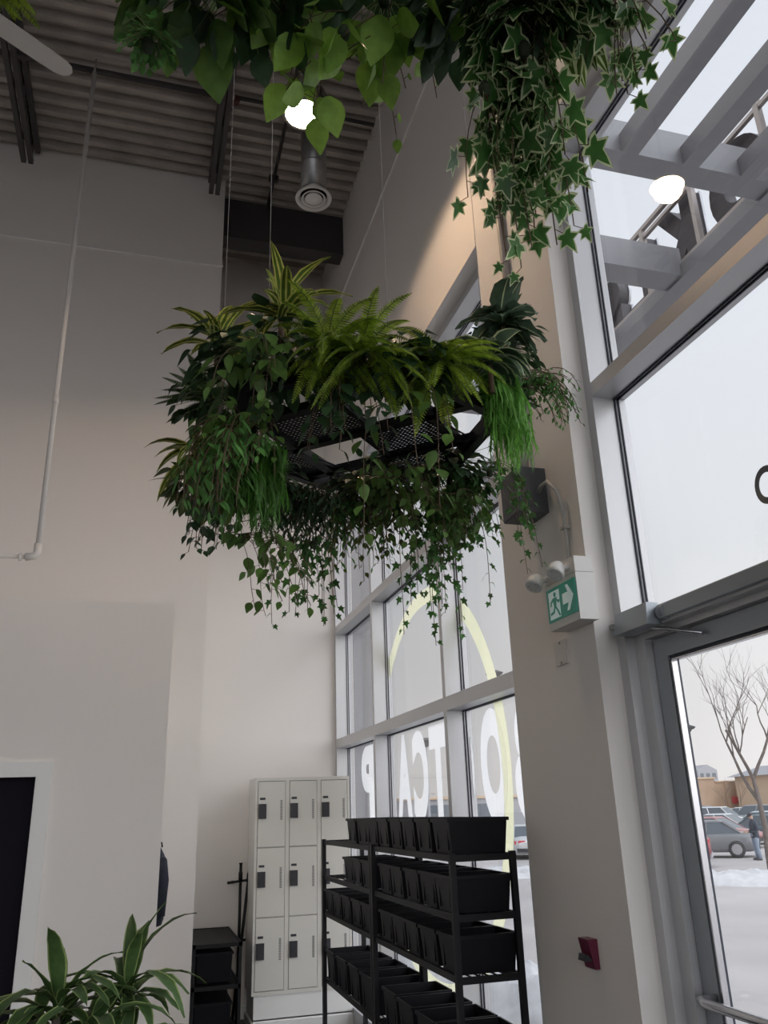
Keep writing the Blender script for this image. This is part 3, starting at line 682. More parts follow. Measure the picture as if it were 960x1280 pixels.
def bush(lab, px, py, Y, n, rad, size, m, kind='heart', grp=GL, name='leafy_plant', c=PC, rim=None, low=-.6):
    b = at(px, py, Y); f, s, done = plant(name, lab, 'plant', b, grp)
    n = int(n*1.5); rad *= 1.12; size *= 1.12
    for i in range(n):
        d = rdir(); d.z = abs(d.z)*.6+low*R.random(); d.normalize(); rr = rad*rnd(.35, 1)
        p = b+V((d.x*rr, d.y*rr, d.z*rr*.9)); s.tube([b+rdir()*.01, b+d*rr*.5+V((0, 0, .02)), p], .0013, 3, cap=False)
        ld = (d*.7+V((0, 0, -rnd(.2, .9)))+rdir()*.3).normalized(); nn = (d+V((0, 0, .7))).normalized(); sz = size*rnd(.65, 1.15)
        if kind == 'heart': blade(f, p, ld, nn, sz, sz*.38, HEART, .3, rnd(.1, .35), (-1, -.02, 1), (0, 0))
        elif kind == 'lance': blade(f, p, ld, nn, sz, sz*.2, LANCE, .5, .2, (-1, 0, 1), (0, 0))
        else: ivy(f, p, ld, nn, sz, rim)
    return done(m if isinstance(m, list) else [m], stem_g)
ST5 = dict(offs=(-1, -.72, -.18, .18, .72, 1), mats=(1, 0, 1, 0, 1))
ED = dict(offs=(-1, -.8, 0, .8, 1), mats=(1, 0, 0, 1))
# ------------------------------------------------------------------ middle planter, clockwise from its left end
tuftp('yellow-striped dracaena standing tallest on the left of the middle planter', 352, 396, 2.25, 15, .21, .017, [G['stripe'], G['yel']], elev=(.0, 1.45), droop=1.6, lr=.5, wave=.15, **ST5)
tuftp('yellow-striped dracaena at the upper left edge of the middle planter', 272, 432, 2.55, 15, .19, .017, [G['stripe'], G['yel']], elev=(.1, 1.35), droop=1.8, lr=.5, wave=.15, **ST5)
tuftp('drooping striped dracaena low on the left edge of the middle planter', 245, 572, 2.85, 15, .19, .018, [G['stripe'], G['yel']], elev=(-.2, .7), droop=1.7, **ST5)
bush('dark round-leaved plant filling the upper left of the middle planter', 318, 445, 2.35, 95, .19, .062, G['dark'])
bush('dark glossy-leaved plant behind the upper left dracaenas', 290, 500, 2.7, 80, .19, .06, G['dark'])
bush('round-leaved plant on the left below the dark fern', 262, 610, 2.85, 60, .15, .07, G['olive'])
fernp('dark fern reaching out furthest left of the middle planter', 268, 500, 2.75, 12, .20, .03, G['fernd'], elev=(-.2, .8), droop=.8, az=(2.2, 4.2))
fernp('dark fern hanging below the left dracaenas', 300, 470, 2.45, 12, .22, .028, G['fernd'], elev=(-.2, .9))
hang('small-leaved trailing vine thick on the left side', 318, 540, 2.45, 'heart', G['pothos'], 15, (.12, .36), .040, .028, spread=.09)
hang('dark trailing vine mass behind the left side', 305, 585, 2.7, 'heart', G['dark'], 18, (.15, .40), .042, .028, spread=.08, reach=.03)
hang('long dark vines curling out lowest on the left', 302, 672, 2.66, 'heart', G['pothos'], 8, (.24, .38), .045, .05, spread=.06, curl=1.2, dirx=(.8, -.2, 0))
hang('slim-leaved trailing plant down the left side', 318, 560, 2.4, 'lance', G['tuft'], 22, (.15, .42), .05, .022, spread=.08)
hang('round-leaved vine with the large leaves over the left mesh panel', 345, 455, 2.18, 'heart', G['pothos'], 7, (.10, .34), .058, .042, spread=.08)
shag('darker feathery hanging bunch on the left below the mesh', 338, 572, 2.42, 110, .27, G['shag'], .055)
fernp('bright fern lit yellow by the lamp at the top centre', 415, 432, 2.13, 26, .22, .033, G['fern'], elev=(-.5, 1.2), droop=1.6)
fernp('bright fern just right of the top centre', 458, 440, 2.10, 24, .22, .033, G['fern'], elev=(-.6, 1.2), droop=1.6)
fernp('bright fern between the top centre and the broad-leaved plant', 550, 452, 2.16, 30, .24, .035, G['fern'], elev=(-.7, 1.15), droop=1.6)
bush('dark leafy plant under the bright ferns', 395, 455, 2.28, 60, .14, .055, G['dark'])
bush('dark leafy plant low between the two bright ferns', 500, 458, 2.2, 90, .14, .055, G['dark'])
tuftp('broad dark-leaved plant with pale midribs on the upper right', 628, 405, 2.35, 22, .17, .034, [G['blue'], G['cream']], prof=LANCE, elev=(-.5, 1.05), droop=1.3, lr=.45, name='broad_leaved_plant', offs=(-1, -.5, -.06, .06, .5, 1), mats=(0, 0, 1, 0, 0), wave=.22)
tuftp('pale-edged drooping plant below the broad dark leaves', 612, 452, 2.22, 24, .16, .024, [G['blue'], G['cream']], prof=LANCE, elev=(-.3, .7), droop=1.7, name='pale_edged_plant', **ED)
bush('dark plant behind the broad leaves on the right', 612, 440, 2.5, 80, .18, .06, G['dark'], kind='lance')
shag('bright green feathery hanging bunch on the right', 612, 488, 2.33, 150, .30, G['bright'], .045)
hang('fine small-leaved sprays hanging at the far right', 655, 478, 2.42, 'oval', G['tuft'], 26, (.10, .30), .020, .012, spread=.04, dirx=(1, -.3, 0), name='small_leaved_spray', cat='plant')
bush('dark ivy clump at the right end of the planter', 632, 505, 2.6, 40, .10, .042, G['dark'], kind='ivy')
hang('dark ivy strands falling beside the charcoal box', 612, 590, 2.7, 'ivy', G['ivy'], 6, (.25, .46), .032, .034, spread=.03, reach=.02)
hang('long vine with large round leaves hanging in the centre', 500, 500, 2.28, 'heart', G['pothos'], 3, (.35, .60), .055, .06, spread=.06)
hang('dark vine column down the centre of the mesh', 440, 480, 2.35, 'heart', G['dark'], 12, (.18, .42), .05, .035, spread=.05)
hang('small round-leaved vines in the lower centre', 490, 605, 2.85, 'heart', G['pothos'], 24, (.12, .36), .040, .035, spread=.13)
hang('dark ivy falling lowest at the bottom centre', 524, 645, 3.0, 'ivy', G['ivy'], 15, (.22, .58), .036, .034, spread=.09)
hang('round-leaved vines under the right mesh panel', 545, 625, 2.95, 'heart', G['pothos'], 20, (.12, .34), .044, .042, spread=.10)
hang('ivy mass behind the right half', 562, 600, 3.0, 'ivy', G['ivy'], 22, (.12, .36), .038, .032, spread=.11, reach=.03)
hang('tangle of very dark tendrils under the left mesh panel', 392, 622, 2.95, 'lance', G['dark'], 60, (.10, .32), .04, .016, spread=.10)
hang('dark ivy strands below the tendril tangle', 392, 680, 3.05, 'ivy', G['ivy'], 8, (.26, .42), .036, .038, spread=.04)
hang('olive small-leaved vines left of the bottom centre', 455, 625, 3.1, 'heart', G['olive'], 26, (.15, .38), .032, .03, spread=.10)
hang('pale stringy vine near the back corner', 432, 635, 3.1, 'lance', G['tuft'], 26, (.12, .34), .04, .022, spread=.06)
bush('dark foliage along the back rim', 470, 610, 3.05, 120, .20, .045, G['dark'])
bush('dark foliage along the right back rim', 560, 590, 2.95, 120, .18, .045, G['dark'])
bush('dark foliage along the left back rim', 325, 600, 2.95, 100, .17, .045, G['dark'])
# ------------------------------------------------------------------ overhead planter
g = dict(grp=GU, c=P2)
bush('big round-leaved plant at the left of the overhead planter', 245, -5, 1.28, 34, .11, .10, G['pothos'], **g)
bush('dark crowded leaves behind the left of the overhead planter', 300, -35, 1.22, 70, .17, .065, G['dark'], **g)
bush('dark crowded leaves over the top centre', 450, -55, 1.2, 60, .14, .065, G['dark'], **g)
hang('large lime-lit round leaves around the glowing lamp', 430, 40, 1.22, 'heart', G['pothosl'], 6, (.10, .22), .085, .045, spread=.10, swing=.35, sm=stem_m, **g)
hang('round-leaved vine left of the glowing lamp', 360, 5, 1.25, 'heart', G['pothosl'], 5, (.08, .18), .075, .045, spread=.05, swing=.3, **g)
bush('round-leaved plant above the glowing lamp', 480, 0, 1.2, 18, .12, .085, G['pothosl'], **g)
fernp('small yellow-lit fern tip above the lamp', 395, -10, 1.45, 9, .14, .02, G['fern'], elev=(-1.2, -.2), droop=1.2, grp=GU)
bush('tiny-leaved pale sprig at the far left of the overhead planter', 185, 55, 1.28, 60, .05, .018, G['tuft'], **g)
fernp('light green spiky fern above the fan blade', -2, -25, 1.25, 12, .09, .018, G['fern'], elev=(-1.1, .2), droop=.8, grp=GU)
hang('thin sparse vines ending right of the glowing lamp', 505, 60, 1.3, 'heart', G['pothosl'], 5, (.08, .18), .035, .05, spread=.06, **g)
tuftp('cream-striped plant with broad blades at the top right', 695, 5, 1.08, 18, .16, .024, [G['stripe'], G['cream']], elev=(-1.0, .3), droop=1.6, name='striped_plant', grp=GU, **ST5)
bush('dark clump behind the variegated ivy', 600, 10, 1.15, 80, .13, .055, G['dark'], **g)
bush('dark clump at the top right corner of the planter', 660, 5, 1.05, 60, .12, .055, G['dark'], kind='ivy', **g)
VI = [G['ivy'], G['cream']]
hang('cream-edged ivy falling in the thickest curtain', 655, 60, 1.10, 'ivy', VI, 12, (.15, .36), .062, .030, rim=1, spread=.045, swing=.05, reach=.02, **g)
hang('cream-edged ivy strands reaching lowest, in front of the lit wall', 640, 90, 1.14, 'ivy', VI, 8, (.30, .44), .060, .040, rim=1, spread=.03, swing=.05, reach=.02, **g)
hang('leafless-looking ivy strand on the left of the curtain', 606, 110, 1.17, 'ivy', VI, 3, (.32, .42), .042, .06, rim=1, spread=.008, swing=.05, reach=.01, **g)
hang('cream-edged ivy cluster hanging in front of the top window', 778, -10, .95, 'ivy', VI, 8, (.08, .20), .055, .026, rim=1, spread=.02, swing=.06, reach=.02, **g)
bush('cream-edged ivy clump at the top right of the overhead planter', 650, 35, 1.1, 70, .10, .06, VI, kind='ivy', rim=1, **g)
# ------------------------------------------------------------------ dracaena at the lower left
dp = V((-.05, 2.7, -.62)); t = thing('potted_dracaena', 'potted dracaena with long arching green leaves at the lower left, before the dark door', 'potted plant', (dp.x, dp.y, FL))
f = MB(); s = MB()
def crown(c, n, L, W, elev, az0=0):
    for i in range(n):
        a = az0+i*2.399; e = rnd(*elev); d = V((math.cos(a)*math.cos(e), math.sin(a)*math.cos(e), math.sin(e)))
        blade(f, c+V((0, 0, rnd(-.04, .05))), d, V((0, 0, 1)), L*rnd(.7, 1.1), W*rnd(.8, 1.15), (.3, .6, .85, 1, 1, .9, .7, .4, .04), rnd(1.1, 2.3), .3, (-1, -.82, 0, .82, 1), (1, 0, 0, 1), .12)
for (x, y, z, n, L, e) in ((-.12, 0, .12, 26, .27, (-.1, 1.3)), (.06, .05, .14, 26, .25, (-.1, 1.35)), (-.03, -.12, .06, 24, .27, (-.2, 1.1)), (-.20, .06, .03, 22, .25, (-.2, 1.0)), (.07, -.08, .0, 20, .24, (-.2, 1.0))):
    crown(dp+V((x, y, z)), n, L, .023, e, R.random()*6); s.tube([(dp.x+x*.4, dp.y+y*.4, FL+.35), tuple(dp+V((x, y, z)))], .011, 8)
for mb in (f, s): mb.v = [(a-dp.x, b-dp.y, c-FL) for a, b, c in mb.v]
f.build('foliage', [G['drac'], G['dedge']], t); s.build('stem', M['bark'], t)
MB().lathe([(.12, 0), (.15, .02), (.18, .36), (.19, .38), (.17, .38), (.16, .33), (0, .33)], n=32).build('pot', M['white'], t)
MB().lathe([(0, .345), (.162, .335)], n=24).build('soil', soil, t)
# ================================================================== OUTSIDE
GZ = -2.3
st(MB().box((-120, -120, GZ-.2), (420, 420, GZ)).build('ground', M['asphalt']))
# pavement along the building with its kerb
pv = MB(); pv.box((2.16, -20, GZ), (4.9, 60, GZ+.12)); st(pv.build('pavement', M['walk']))
st(MB().box((4.9, -20, GZ), (5.05, 60, GZ+.13)).build('kerb_strip', M['curb']))
def snow(name, lab, path, wd, h, seed):
    b = MB(); Rr = random.Random(seed); rows = []
    N = 40
    for i in range(N+1):
        t = i/N; k = t*(len(path)-1); a = min(int(k), len(path)-2); u = k-a
        c = V(path[a]).lerp(V(path[a+1]), u); d = (V(path[a+1])-V(path[a])).normalized(); s_ = V((d.y, -d.x, 0))
        e = math.sin(PI*t)**.35 if 0 < t < 1 else .02
        rows.append(b.pts([c+s_*wd*e*(j/6-1)*(1+.15*Rr.uniform(-1, 1)) + V((0, 0, (h*e*max(0, 1-abs(j/6-1)**2.2)*(1+.35*Rr.uniform(-1, 1))) if 0 < j < 12 else -.02)) for j in range(13)]))
    for a, c in zip(rows, rows[1:]):
        for j in range(12): b.face((a+j, a+j+1, c+j+1, c+j), 0, True)
    return tag(b.build(name, M['snow']), lab, 'snow', 'snow banks')
snow('snow_bank', 'long snow bank on the parking island under the bare tree', [(15.2, 24.5, GZ), (16.5, 22.0, GZ), (18.6, 20.6, GZ), (22, 18, GZ)], 1.15, .30, 1)
snow('snow_bank', 'dirty snow heap outside the far window beside the rack', [(3.6, 14.5, GZ+.05), (4.3, 11.8, GZ+.1), (4.5, 9.6, GZ+.1), (4.6, 7.2, GZ+.1)], .75, .38, 2)
snow('snow_bank', 'thin snow strip across the street seen through the far window', [(9, 30, GZ), (14, 27.5, GZ), (18.5, 26.5, GZ)], .9, .30, 3)
st(MB().box((13.5, 25, GZ), (15, 32, GZ+.1)).build('parking_island', M['curb']))
# ---- cars
carmats = {}
def paint(c):
    if c not in carmats: carmats[c] = mat('car_paint', c, .28, .3)
    return carmats[c]
def car(px, py, rz, col, lab, kind='sedan'):
    p = at(px, 1000, 50); p.z = 0; p = p.normalized()*py; x, y = p.x, p.y
    t = thing('parked_car', lab, 'car', (x, y, GZ), rz, 'parked cars'); suv = kind == 'suv'
    Hh, bz = (1.72, 1.05) if suv else (1.43, .92)
    sec = [(-2.25, .42, .70, .70), (-2.2, .30, bz-.10, .82), (-1.9, .24, bz+.02, .88), (-1.2, .22, bz+.03, .91), (0, .22, bz, .92), (1.0, .22, bz-.04, .91), (1.55, .24, bz-.10, .89), (2.05, .28, bz-.22, .82), (2.25, .40, .60, .66)]
    b = MB(); rows = []
    for sx, z0, z1, hw in sec:
        rows.append(b.pts([(sx, -hw*.93, z0), (sx, -hw, z0+.14), (sx, -hw, z1-.16), (sx, -hw*.93, z1-.03), (sx, -hw*.55, z1+.015), (sx, 0, z1+.03), (sx, hw*.55, z1+.015), (sx, hw*.93, z1-.03), (sx, hw, z1-.16), (sx, hw, z0+.14), (sx, hw*.93, z0)]))
    for a, c in zip(rows, rows[1:]):
        for j in range(10): b.face((a+j, c+j, c+j+1, a+j+1), 0, True)
        b.face((a+10, c+10, c, a), 0)
    b.face([rows[0]+j for j in range(11)]); b.face([rows[-1]+j for j in reversed(range(11))])
    b.build('body', paint(col), t)
    xr, xf = (-2.0, 1.05) if suv else (-1.65, 1.1); tr, tf = (-1.75, .35) if suv else (-.95, .25)
    gsec = [(xr, bz, .78), (tr, Hh-.05, .60), ((tr+tf)/2, Hh, .62), (tf, Hh-.06, .60), (xf, bz-.02, .78)]
    g = MB(); n0 = g.pts([(xr, -.80, bz-.02), (xf, -.80, bz-.04), (xf, .80, bz-.04), (xr, .80, bz-.02), (tr, -.61, Hh-.05), (tf, -.61, Hh-.05), (tf, .61, Hh-.05), (tr, .61, Hh-.05)])
    for q in ((0, 1, 5, 4), (1, 2, 6, 5), (2, 3, 7, 6), (3, 0, 4, 7)): g.face([n0+i for i in q])
    g.build('windows', M['cwin'], t)
    r = MB(); r.frust((tr-.03, -.63), (tf+.03, .63), (tr+.1, -.5), (tf-.1, .5), Hh-.06, Hh+.01)
    for sg in (-1, 1):
        for a, c in (((xr, sg*.8, bz-.02), (tr, sg*.62, Hh-.05)), ((xf, sg*.8, bz-.04), (tf, sg*.62, Hh-.05)), (((xr+xf)/2, sg*.805, bz-.02), ((tr+tf)/2, sg*.62, Hh-.05))): r.bar(a, c, .055, .04)
    r.build('roof', paint(col), t)
    for wx in (-1.38, 1.38):
        for sg in (-1, 1):
            Mx = Matrix.Translation((wx, sg*.84, .33)) @ Matrix.Rotation(PI/2, 4, 'X')
            w_ = MB().lathe([(.20, -.1), (.31, -.1), (.33, -.06), (.33, .06), (.31, .1), (.20, .1)], n=22, M=Mx).build('wheel', M['tyre'], t)
            rm = MB(); rm.lathe([(0, -.106), (.05, -.108), (.21, -.104), (.21, .104), (.05, .108), (0, .106)], n=10, M=Mx, sm=False); rm.build('hubcap', M['rim'], w_)
    tl = MB()
    for sg in (-1, 1): tl.box((-2.235, sg*.55-.16, bz-.27), (-2.0, sg*.55+.16, bz-.12)); tl.box((-2.20, sg*.80-.05, bz-.27), (-1.95, sg*.80+.06, bz-.13))
    tl.build('tail_lamp', M['tail'], t)
    MB().box((-2.27, -.78, .32), (-2.15, .78, .48)).box((2.12, -.7, .3), (2.27, .7, .45)).build('bumper', M['tyre'] if not suv else M['bgrey'], t)
    return t
HD = math.radians
car(868, 39.5, HD(142), (.20, .205, .215), 'dark grey sedan with red tail lamp, beside the standing person')
car(800, 34, HD(142), (.26, .06, .07), 'dark red estate car cut off by the door frame', 'suv')
car(890, 47, HD(-62), (.42, .20, .20), 'pale red car behind the grey sedan')
car(946, 50, HD(118), (.10, .14, .16), 'dark teal car behind the standing person')
car(902, 56, HD(-62), (.60, .62, .64), 'white car in the third row, left')
car(946, 62, HD(118), (.50, .56, .60), 'pale silver car in the third row, right')
car(898, 69, HD(-62), (.63, .64, .65), 'white hatchback in the fourth row', 'suv')
car(938, 75, HD(118), (.28, .29, .31), 'grey car in the fourth row behind the tree', 'suv')
car(880, 82, HD(-62), (.22, .23, .25), 'charcoal car in the fourth row by the door frame', 'suv')
car(922, 90, HD(118), (.58, .60, .62), 'pale car far off, in front of the tan store, centre')
car(892, 100, HD(-62), (.66, .66, .66), 'white car far off, in front of the tan store, left')
car(956, 97, HD(118), (.56, .58, .60), 'pale car far off, at the right edge')
car(652, 42, HD(75), (.56, .57, .58), 'light grey car seen through the far window beside the pier')
car(612, 58, HD(75), (.42, .43, .45), 'grey car seen through the far window behind the lettering')
# ---- the standing person
pp_ = at(936, 1000, 30); pp_.z = 0; pp_ = pp_.normalized()*37.2
pn = thing('person', 'person in dark jacket, jeans and dark cap standing by the grey sedan, looking down', 'person', (pp_.x, pp_.y, GZ), HD(165))
def skin(name, verts, edges, rad, m, parent, lv=2):
    me = bpy.data.meshes.new(name); me.from_pydata(verts, edges, []); me.materials.append(m)
    o = bpy.data.objects.new(name, me); C.objects.link(o); o.parent = parent
    o.modifiers.new('skin', 'SKIN'); sv = me.skin_vertices
    if not sv:
        me.attributes.new  # layer is created with the modifier
    layer = me.skin_vertices[0] if me.skin_vertices else None
    if layer:
        for i, r in enumerate(rad): layer.data[i].radius = (r, r) if not isinstance(r, tuple) else r
        layer.data[0].use_root = True
    o.modifiers.new('sub', 'SUBSURF').levels = lv; o.modifiers['sub'].render_levels = lv
    return o
def tubes_figure(mb, chains):
    for path, rad in chains: mb.tube(path, rad, 14)
skinm = mat('skin', (.55, .36, .27), .6); jeans = mat('washed_jeans', (.25, .30, .38), .85); jacket = mat('dark_jacket_cloth', (.045, .055, .075), .8); shoe = mat('dark_shoe', (.06, .055, .06), .6); hairm = mat('dark_cap_cloth', (.05, .04, .05), .8)
def body_mesh(mb):
    # head with brow, nose and chin, turned down; x forward, y left
    T = Matrix.Translation((.055, 0, 1.60)) @ Euler((0, .45, 0)).to_matrix().to_4x4()
    mb.lathe([(0, -.115), (.035, -.11), (.058, -.08), (.070, -.035), (.078, .02), (.076, .06), (.06, .095), (.03, .113), (0, .118)], n=18, M=T @ Matrix.Diagonal((1.12, .92, 1, 1)))
    mb.tube([T @ V((.075, 0, .01)), T @ V((.10, 0, -.025)), T @ V((.08, 0, -.035))], [.008, .014, .01], 8)
    for s_ in (-1, 1):
        mb.lathe([(0, -.004), (.014, -.004), (.018, .0), (.012, .006), (0, .006)], n=10, M=T @ Matrix.Translation((0, s_*.074, -.005)) @ Matrix.Rotation(PI/2, 4, 'X'))
    mb.tube([(.0, 0, 1.40), (.02, 0, 1.47), (.045, 0, 1.55)], [.062, .052, .055], 14)
    # hands, five fingers each, brought together in front holding something small
    for s_ in (-1, 1):
        w_ = V((.30, s_*.09, 1.03)); mb.tube([w_-V((.06, -s_*.02, .01)), w_, w_+V((.045, -s_*.012, .0)), w_+V((.075, -s_*.02, -.005))], [.024, .026, .036, .03], 10)
        for q in range(4): a = w_+V((.07, -s_*.02+(q-1.5)*.018, -.003)); mb.tube([a, a+V((.035-.004*abs(q-1.5), -s_*.004, -.008)), a+V((.050, -s_*.01, -.035))], [.0095, .009, .007], 8)
        a = w_+V((.03, -s_*.035, .012)); mb.tube([a, a+V((.03, -s_*.02, .012)), a+V((.055, -s_*.02, .0))], [.011, .010, .008], 8)
    return mb
body = body_mesh(MB())
for s_ in (-1, 1):
    body.tube([(0, s_*.09, .92), (.02, s_*.10, .50), (-.01, s_*.11, .10)], [.07, .05, .035], 12)
body.tube([(0, 0, .90), (0, 0, 1.10), (.0, 0, 1.30), (0, 0, 1.42)], [.13, .12, .14, .07], 14)
body.build('body', skinm, pn)
jm = MB(); el = []
rows = []
for z, a, b, dx in ((.80, .135, .19, 0), (.86, .15, .20, 0), (1.0, .145, .195, .0), (1.15, .145, .205, .01), (1.28, .14, .225, .01), (1.38, .125, .215, .0), (1.44, .09, .14, .0), (1.475, .07, .075, .012), (1.50, .06, .06, .02)):
    rows.append(jm.pts([(dx+a*math.cos(2*PI*k/20), b*math.sin(2*PI*k/20), z) for k in range(20)]))
for a, c in zip(rows, rows[1:]):
    for k in range(20): jm.face((a+k, a+(k+1) % 20, c+(k+1) % 20, c+k), 0, True)
for s_ in (-1, 1): jm.tube([(.0, s_*.16, 1.40), (-.005, s_*.225, 1.30), (-.01, s_*.26, 1.12), (.10, s_*.21, 1.02), (.25, s_*.11, 1.035)], [.06, .072, .058, .05, .038], 12)
jm.build('jacket', jacket, pn)
tm = MB()
tm.tube([(0, 0, .98), (0, 0, .90), (0, 0, .84)], [.155, .165, .15], 16)
for s_ in (-1, 1): tm.tube([(.0, s_*.085, .90), (.02, s_*.10, .70), (.03, s_*.105, .48), (.0, s_*.115, .28), (-.01, s_*.12, .06)], [.105, .095, .075, .068, .062], 14)
tm.build('trousers', jeans, pn)
for s_ in (-1, 1):
    sm_ = MB(); sm_.tube([(-.07, s_*.12, .045), (.0, s_*.12, .055), (.10, s_*.13, .045), (.17, s_*.135, .035)], [.04, .05, .043, .025], 12); sm_.build('shoe', shoe, pn)
hm = MB(); T = Matrix.Translation((.055, 0, 1.60)) @ Euler((0, .45, 0)).to_matrix().to_4x4()
hm.lathe([(.086, .015), (.086, .06), (.068, .105), (.035, .125), (0, .13)], n=18, M=T @ Matrix.Diagonal((1.12, .95, 1, 1)))
n = hm.pts([T @ V((.07, -.06, .035)), T @ V((.15, -.04, .025)), T @ V((.15, .04, .025)), T @ V((.07, .06, .035)), T @ V((.07, -.06, .045)), T @ V((.15, -.04, .033)), T @ V((.15, .04, .033)), T @ V((.07, .06, .045))])
for q in ((3,2,1,0),(4,5,6,7),(0,1,5,4),(1,2,6,5),(2,3,7,6),(3,0,4,7)): hm.face([n+i for i in q])
hm.build('cap', hairm, pn)
# second figure, half hidden by the door frame
# ---- bare tree
def tree(px, py, Y, H, lab, seed, r0_=.16):
    p = at(px, py, Y); p = p*(GZ/p.z); t = thing('bare_tree', lab, 'tree', (p.x, p.y, GZ), 0, 'bare winter trees'); Rr = random.Random(seed)
    tk = MB(); br = MB()
    def grow(mb, a, d, L, r, lvl):
        path = [a]; p_ = a
        for i in range(4):
            d = (d+V((Rr.uniform(-1, 1), Rr.uniform(-1, 1), Rr.uniform(-.3, .6)))*.13).normalized(); p_ = p_+d*L/4; path.append(p_)
        mb.tube(path, [r*(1-.12*i) for i in range(5)], 6 if lvl < 2 else 4, cap=False)
        if lvl >= 5: return
        for k in range(3 if lvl < 4 else 2):
            j = Rr.choice([2, 3, 4, 4]); az = Rr.uniform(0, 2*PI); sp_ = Rr.uniform(.35, .75)
            nd = (d+V((math.cos(az), math.sin(az), Rr.uniform(-.1, .5)))*sp_).normalized(); grow(br, path[j], nd, L*Rr.uniform(.58, .78), r*.50, lvl+1)
    grow(tk, V((0, 0, -.05)), V((0.02, 0, 1)), H*.42, r0_, 0)
    tk.build('trunk', M['bark'], t); br.build('branches', M['bark'], t)
tree(966, 1096, 24, 7.0, 'bare winter tree on the snowy island at the right edge', 5, .12)
tree(908, 1012, 95, 6.5, 'small distant bare tree before the tan store, left of centre', 6, .09)
tree(928, 1012, 100, 7, 'small distant bare tree before the tan store, right of centre', 8, .09)
# ---- buildings far off
bt = thing('store_building', 'long tan block store across the car park', 'building', (128, 178, GZ))
MB().box((0, 0, 0), (70, 30, 6.0)).box((-1, -.5, 0), (6, 30, 6.8)).box((9, -.4, 0), (10, 0, 6.2)).build('wall', M['tanw'], bt)
MB().box((-1.3, -.8, 6.8), (6.3, 30, 7.2)).box((6.3, -.3, 6.0), (70, 30, 6.3)).build('parapet', M['tan2'], bt)
for k in range(6): MB().box((12+k*7, -.3, 0), (13+k*7, 0, 6.0)).build('pilaster', M['tan2'], bt)
MB().box((17, -.35, 1.2), (21, 0, 4.0)).build('shop_window', M['cwin'], bt); MB().box((10.5, -.3, 1.0), (13, 0, 2.6)).build('sign_panel', M['tail'], bt)
b2 = thing('dark_roofed_building', 'taller building with a dark sloping roof behind the tree', 'building', (138, 160, GZ))
MB().box((0, 0, 0), (30, 15, 7.0)).build('wall', M['tan2'], b2); MB().frust((-1.5, -1.5), (31, 16), (4, 5), (26, 10), 7.0, 9.2).build('roof', M['bgrey'], b2)
b3 = thing('apartment_block', 'pale distant apartment block beyond the left end of the tan store', 'building', (212, 290, GZ))
MB().box((0, 0, 0), (9, 10, 13.0)).frust((0, 0), (9, 10), (4, 0), (5, 10), 13, 15).build('wall', M['bgrey'], b3)
for k in range(3):
    for q in range(3): MB().box((1+q*2.8, -.1, 3+k*3.4), (2.6+q*2.8, 0, 5+k*3.4)).build('window', M['cwin'], b3)
b4 = thing('low_building', 'low grey building seen through the far window behind the lettering', 'building', (30, 95, GZ))
MB().box((0, 0, 0), (34, 12, 3.2)).build('wall', M['bgrey'], b4); MB().box((-.3, -.3, 3.2), (34.3, 12, 3.5)).build('parapet', M['tan2'], b4)
for k in range(5): MB().box((2+k*6.4, -.1, 1), (6+k*6.4, 0, 2.6)).build('window', M['cwin'], b4)
# ---- lamp posts
def lamppost(x, y, H, lab):
    t = thing('street_lamp', lab, 'street lamp', (x, y, GZ), 0, 'street lamps')
    MB().lathe([(.22, 0), (.22, .5), (.2, .55), (.075, .55), (.06, H)], n=12).build('pole', M['bgrey'], t)
    MB().frust((-.30, -.30), (.30, .30), (-.38, -.38), (.38, .38), H+.05, H+.16).frust((-.38, -.38), (.38, .38), (-.1, -.1), (.1, .1), H+.16, H+.32).frust((-.08, -.08), (.08, .08), (-.25, -.25), (.25, .25), H-.25, H+.05).build('lamp_head', M['tyre'], t)
lamppost(18.6, 42, 9.05, 'street lamp whose head shows through the yellow ring on the far window')
lamppost(26.7, 37, 5.6, 'street lamp just beyond the door frame')
lamppost(17.5, 51, 6.2, 'distant street lamp behind the window lettering')
# ---- entrance canopy and its sign
cn = thing('entrance_canopy', 'grey steel trellis canopy outside above the door', 'canopy', (2.16, 0, 3.6))
for x0, x1, yb in ((.34, .45, 3.22), (.76, .87, 3.22), (1.17, 1.28, 3.22)): MB().box((x0, -6, 0), (x1, yb, .13)).build('purlin', M['canopy'], cn)
MB().box((1.42, -6, -.02), (1.60, 8.2, .09)).build('outer_beam', M['canopy'], cn)
for y0, y1 in ((-4.2, -4.0), (-1.8, -1.62), (.8, .98), (3.22, 3.38), (4.18, 4.38), (6.4, 6.6)): MB().box((0, y0, 0), (1.44, y1, .24)).build('cross_beam', M['canopy'], cn)
for y0 in (5.2, 5.8): MB().box((.3, y0, 0), (1.44, y0+.15, .2)).build('cross_beam', M['canopy'], cn)
sg = thing('roof_sign', 'row of large dark channel letters on rails standing on the canopy edge', 'sign', (3.75, 0, 3.72))
for z, w_, nm in ((-.02, .10, 'lower_rail'), (.70, .035, 'upper_rail'), (.62, .03, 'upper_rail')): MB().box((-.04-w_/2, 2.4, z), (-.04+w_/2, 6.5, z+w_)).build(nm, M['rail'], sg)
for ch, y0, y1 in (('5', 2.75, 3.27), ('O', 3.40, 3.98), ('K', 4.17, 4.62), ('L', 4.74, 5.10), ('S', 5.2, 5.65)):
    lt = put_glyph(ch, y0, y1, .04, .68, .02, M['signbk'], sg, 'channel_letter', .10, .06)
    put_glyph(ch, y0-.012, y1+.012, .028, .692, .115, M['signedge'], lt, 'letter_face', .02, .06)
for y in (2.6, 3.33, 4.07, 4.7, 5.4): MB().box((-.06, y-.02, -.12), (-.02, y+.02, .72)).build('bracket', M['rail'], sg)
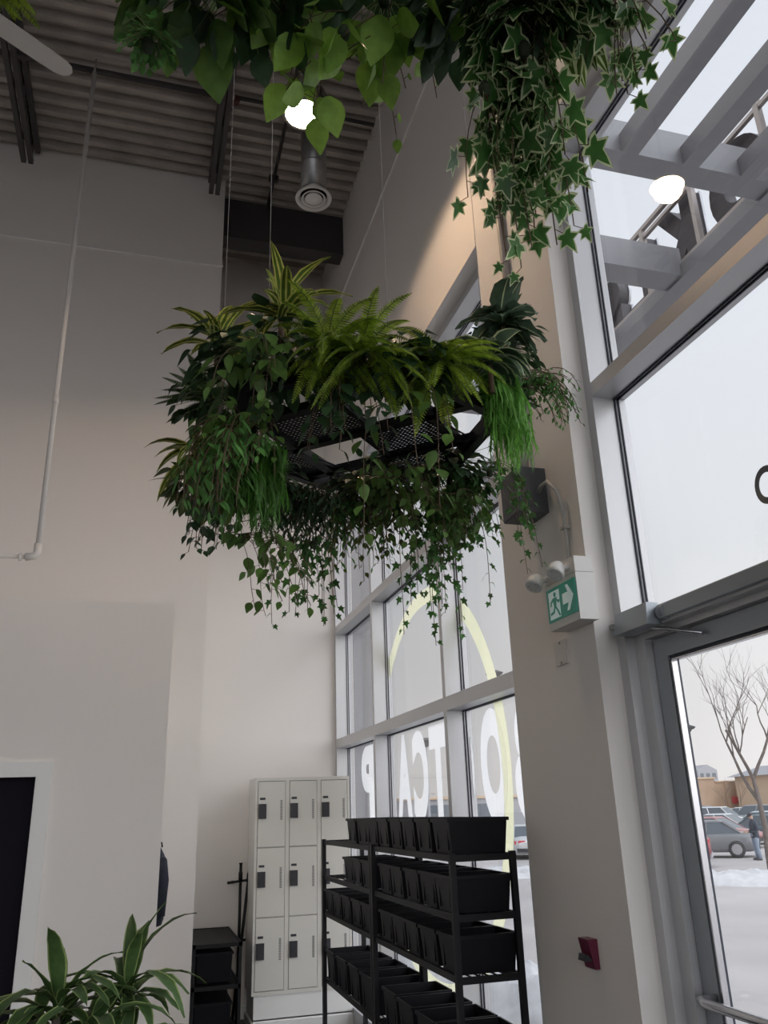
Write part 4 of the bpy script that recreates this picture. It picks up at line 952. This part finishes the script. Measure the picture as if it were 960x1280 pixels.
MB().box((-.083, 3.62, .005), (-.077, 3.80, .06)).build('label', M['white'], sg)
# grey pier and bracket of the neighbouring shopfront, left of the far panes
nb = thing('shopfront_pier', 'grey outside pier beyond the leftmost pane of the far window', 'pier', (2.2, 8.75, GZ))
MB().box((0, 0, 0), (.26, .4, 8.5)).build('post', M['canopy'], nb); MB().box((.26, 0, 3.35), (.40, .3, 3.52)).build('arm', M['canopy'], nb)
# ================================================================== LIGHT
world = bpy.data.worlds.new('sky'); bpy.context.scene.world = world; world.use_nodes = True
N = world.node_tree.nodes; L = world.node_tree.links; bg = N['Background']
tc = N.new('ShaderNodeTexCoord'); sx = N.new('ShaderNodeSeparateXYZ'); rp = N.new('ShaderNodeValToRGB')
L.new(tc.outputs['Generated'], sx.inputs[0]); L.new(sx.outputs['Z'], rp.inputs[0]); L.new(rp.outputs[0], bg.inputs[0])
e = rp.color_ramp.elements; e[0].position = 0; e[0].color = (.98, .93, .915, 1); e[1].position = 1; e[1].color = (.86, .90, .99, 1)
m_ = e.new(.28); m_.color = (.82, .83, .855, 1); m_ = e.new(.55); m_.color = (.86, .88, .94, 1)
# extra sky brightness added behind and right of the camera to light the room
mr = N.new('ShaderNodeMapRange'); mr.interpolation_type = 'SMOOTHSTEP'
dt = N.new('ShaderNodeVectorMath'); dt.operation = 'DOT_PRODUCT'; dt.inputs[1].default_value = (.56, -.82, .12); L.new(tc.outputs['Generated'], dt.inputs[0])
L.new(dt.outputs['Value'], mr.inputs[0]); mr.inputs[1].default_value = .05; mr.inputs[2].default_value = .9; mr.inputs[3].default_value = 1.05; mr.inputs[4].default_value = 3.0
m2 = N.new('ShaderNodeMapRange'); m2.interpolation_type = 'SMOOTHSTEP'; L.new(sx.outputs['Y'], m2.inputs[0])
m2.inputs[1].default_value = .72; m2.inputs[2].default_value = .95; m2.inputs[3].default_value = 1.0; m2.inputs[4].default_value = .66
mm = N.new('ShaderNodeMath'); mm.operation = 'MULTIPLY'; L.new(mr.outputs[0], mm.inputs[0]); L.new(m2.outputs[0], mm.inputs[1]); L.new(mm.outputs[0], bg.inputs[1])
sc = bpy.context.scene
for o in list(C.objects):
    if o.parent is None: o.location.z += CAMH
sc.view_settings.view_transform = 'Standard'; sc.view_settings.look = 'None'; sc.view_settings.gamma = 1
sc.view_settings.use_curve_mapping = False; sc.view_settings.exposure = 0
sc.cycles.max_bounces = 12; sc.cycles.diffuse_bounces = 6; sc.cycles.glossy_bounces = 4; sc.cycles.transparent_max_bounces = 24; sc.cycles.transmission_bounces = 4
sc.cycles.sample_clamp_indirect = 6; sc.cycles.use_denoising = True; sc.cycles.caustics_reflective = False; sc.cycles.caustics_refractive = False
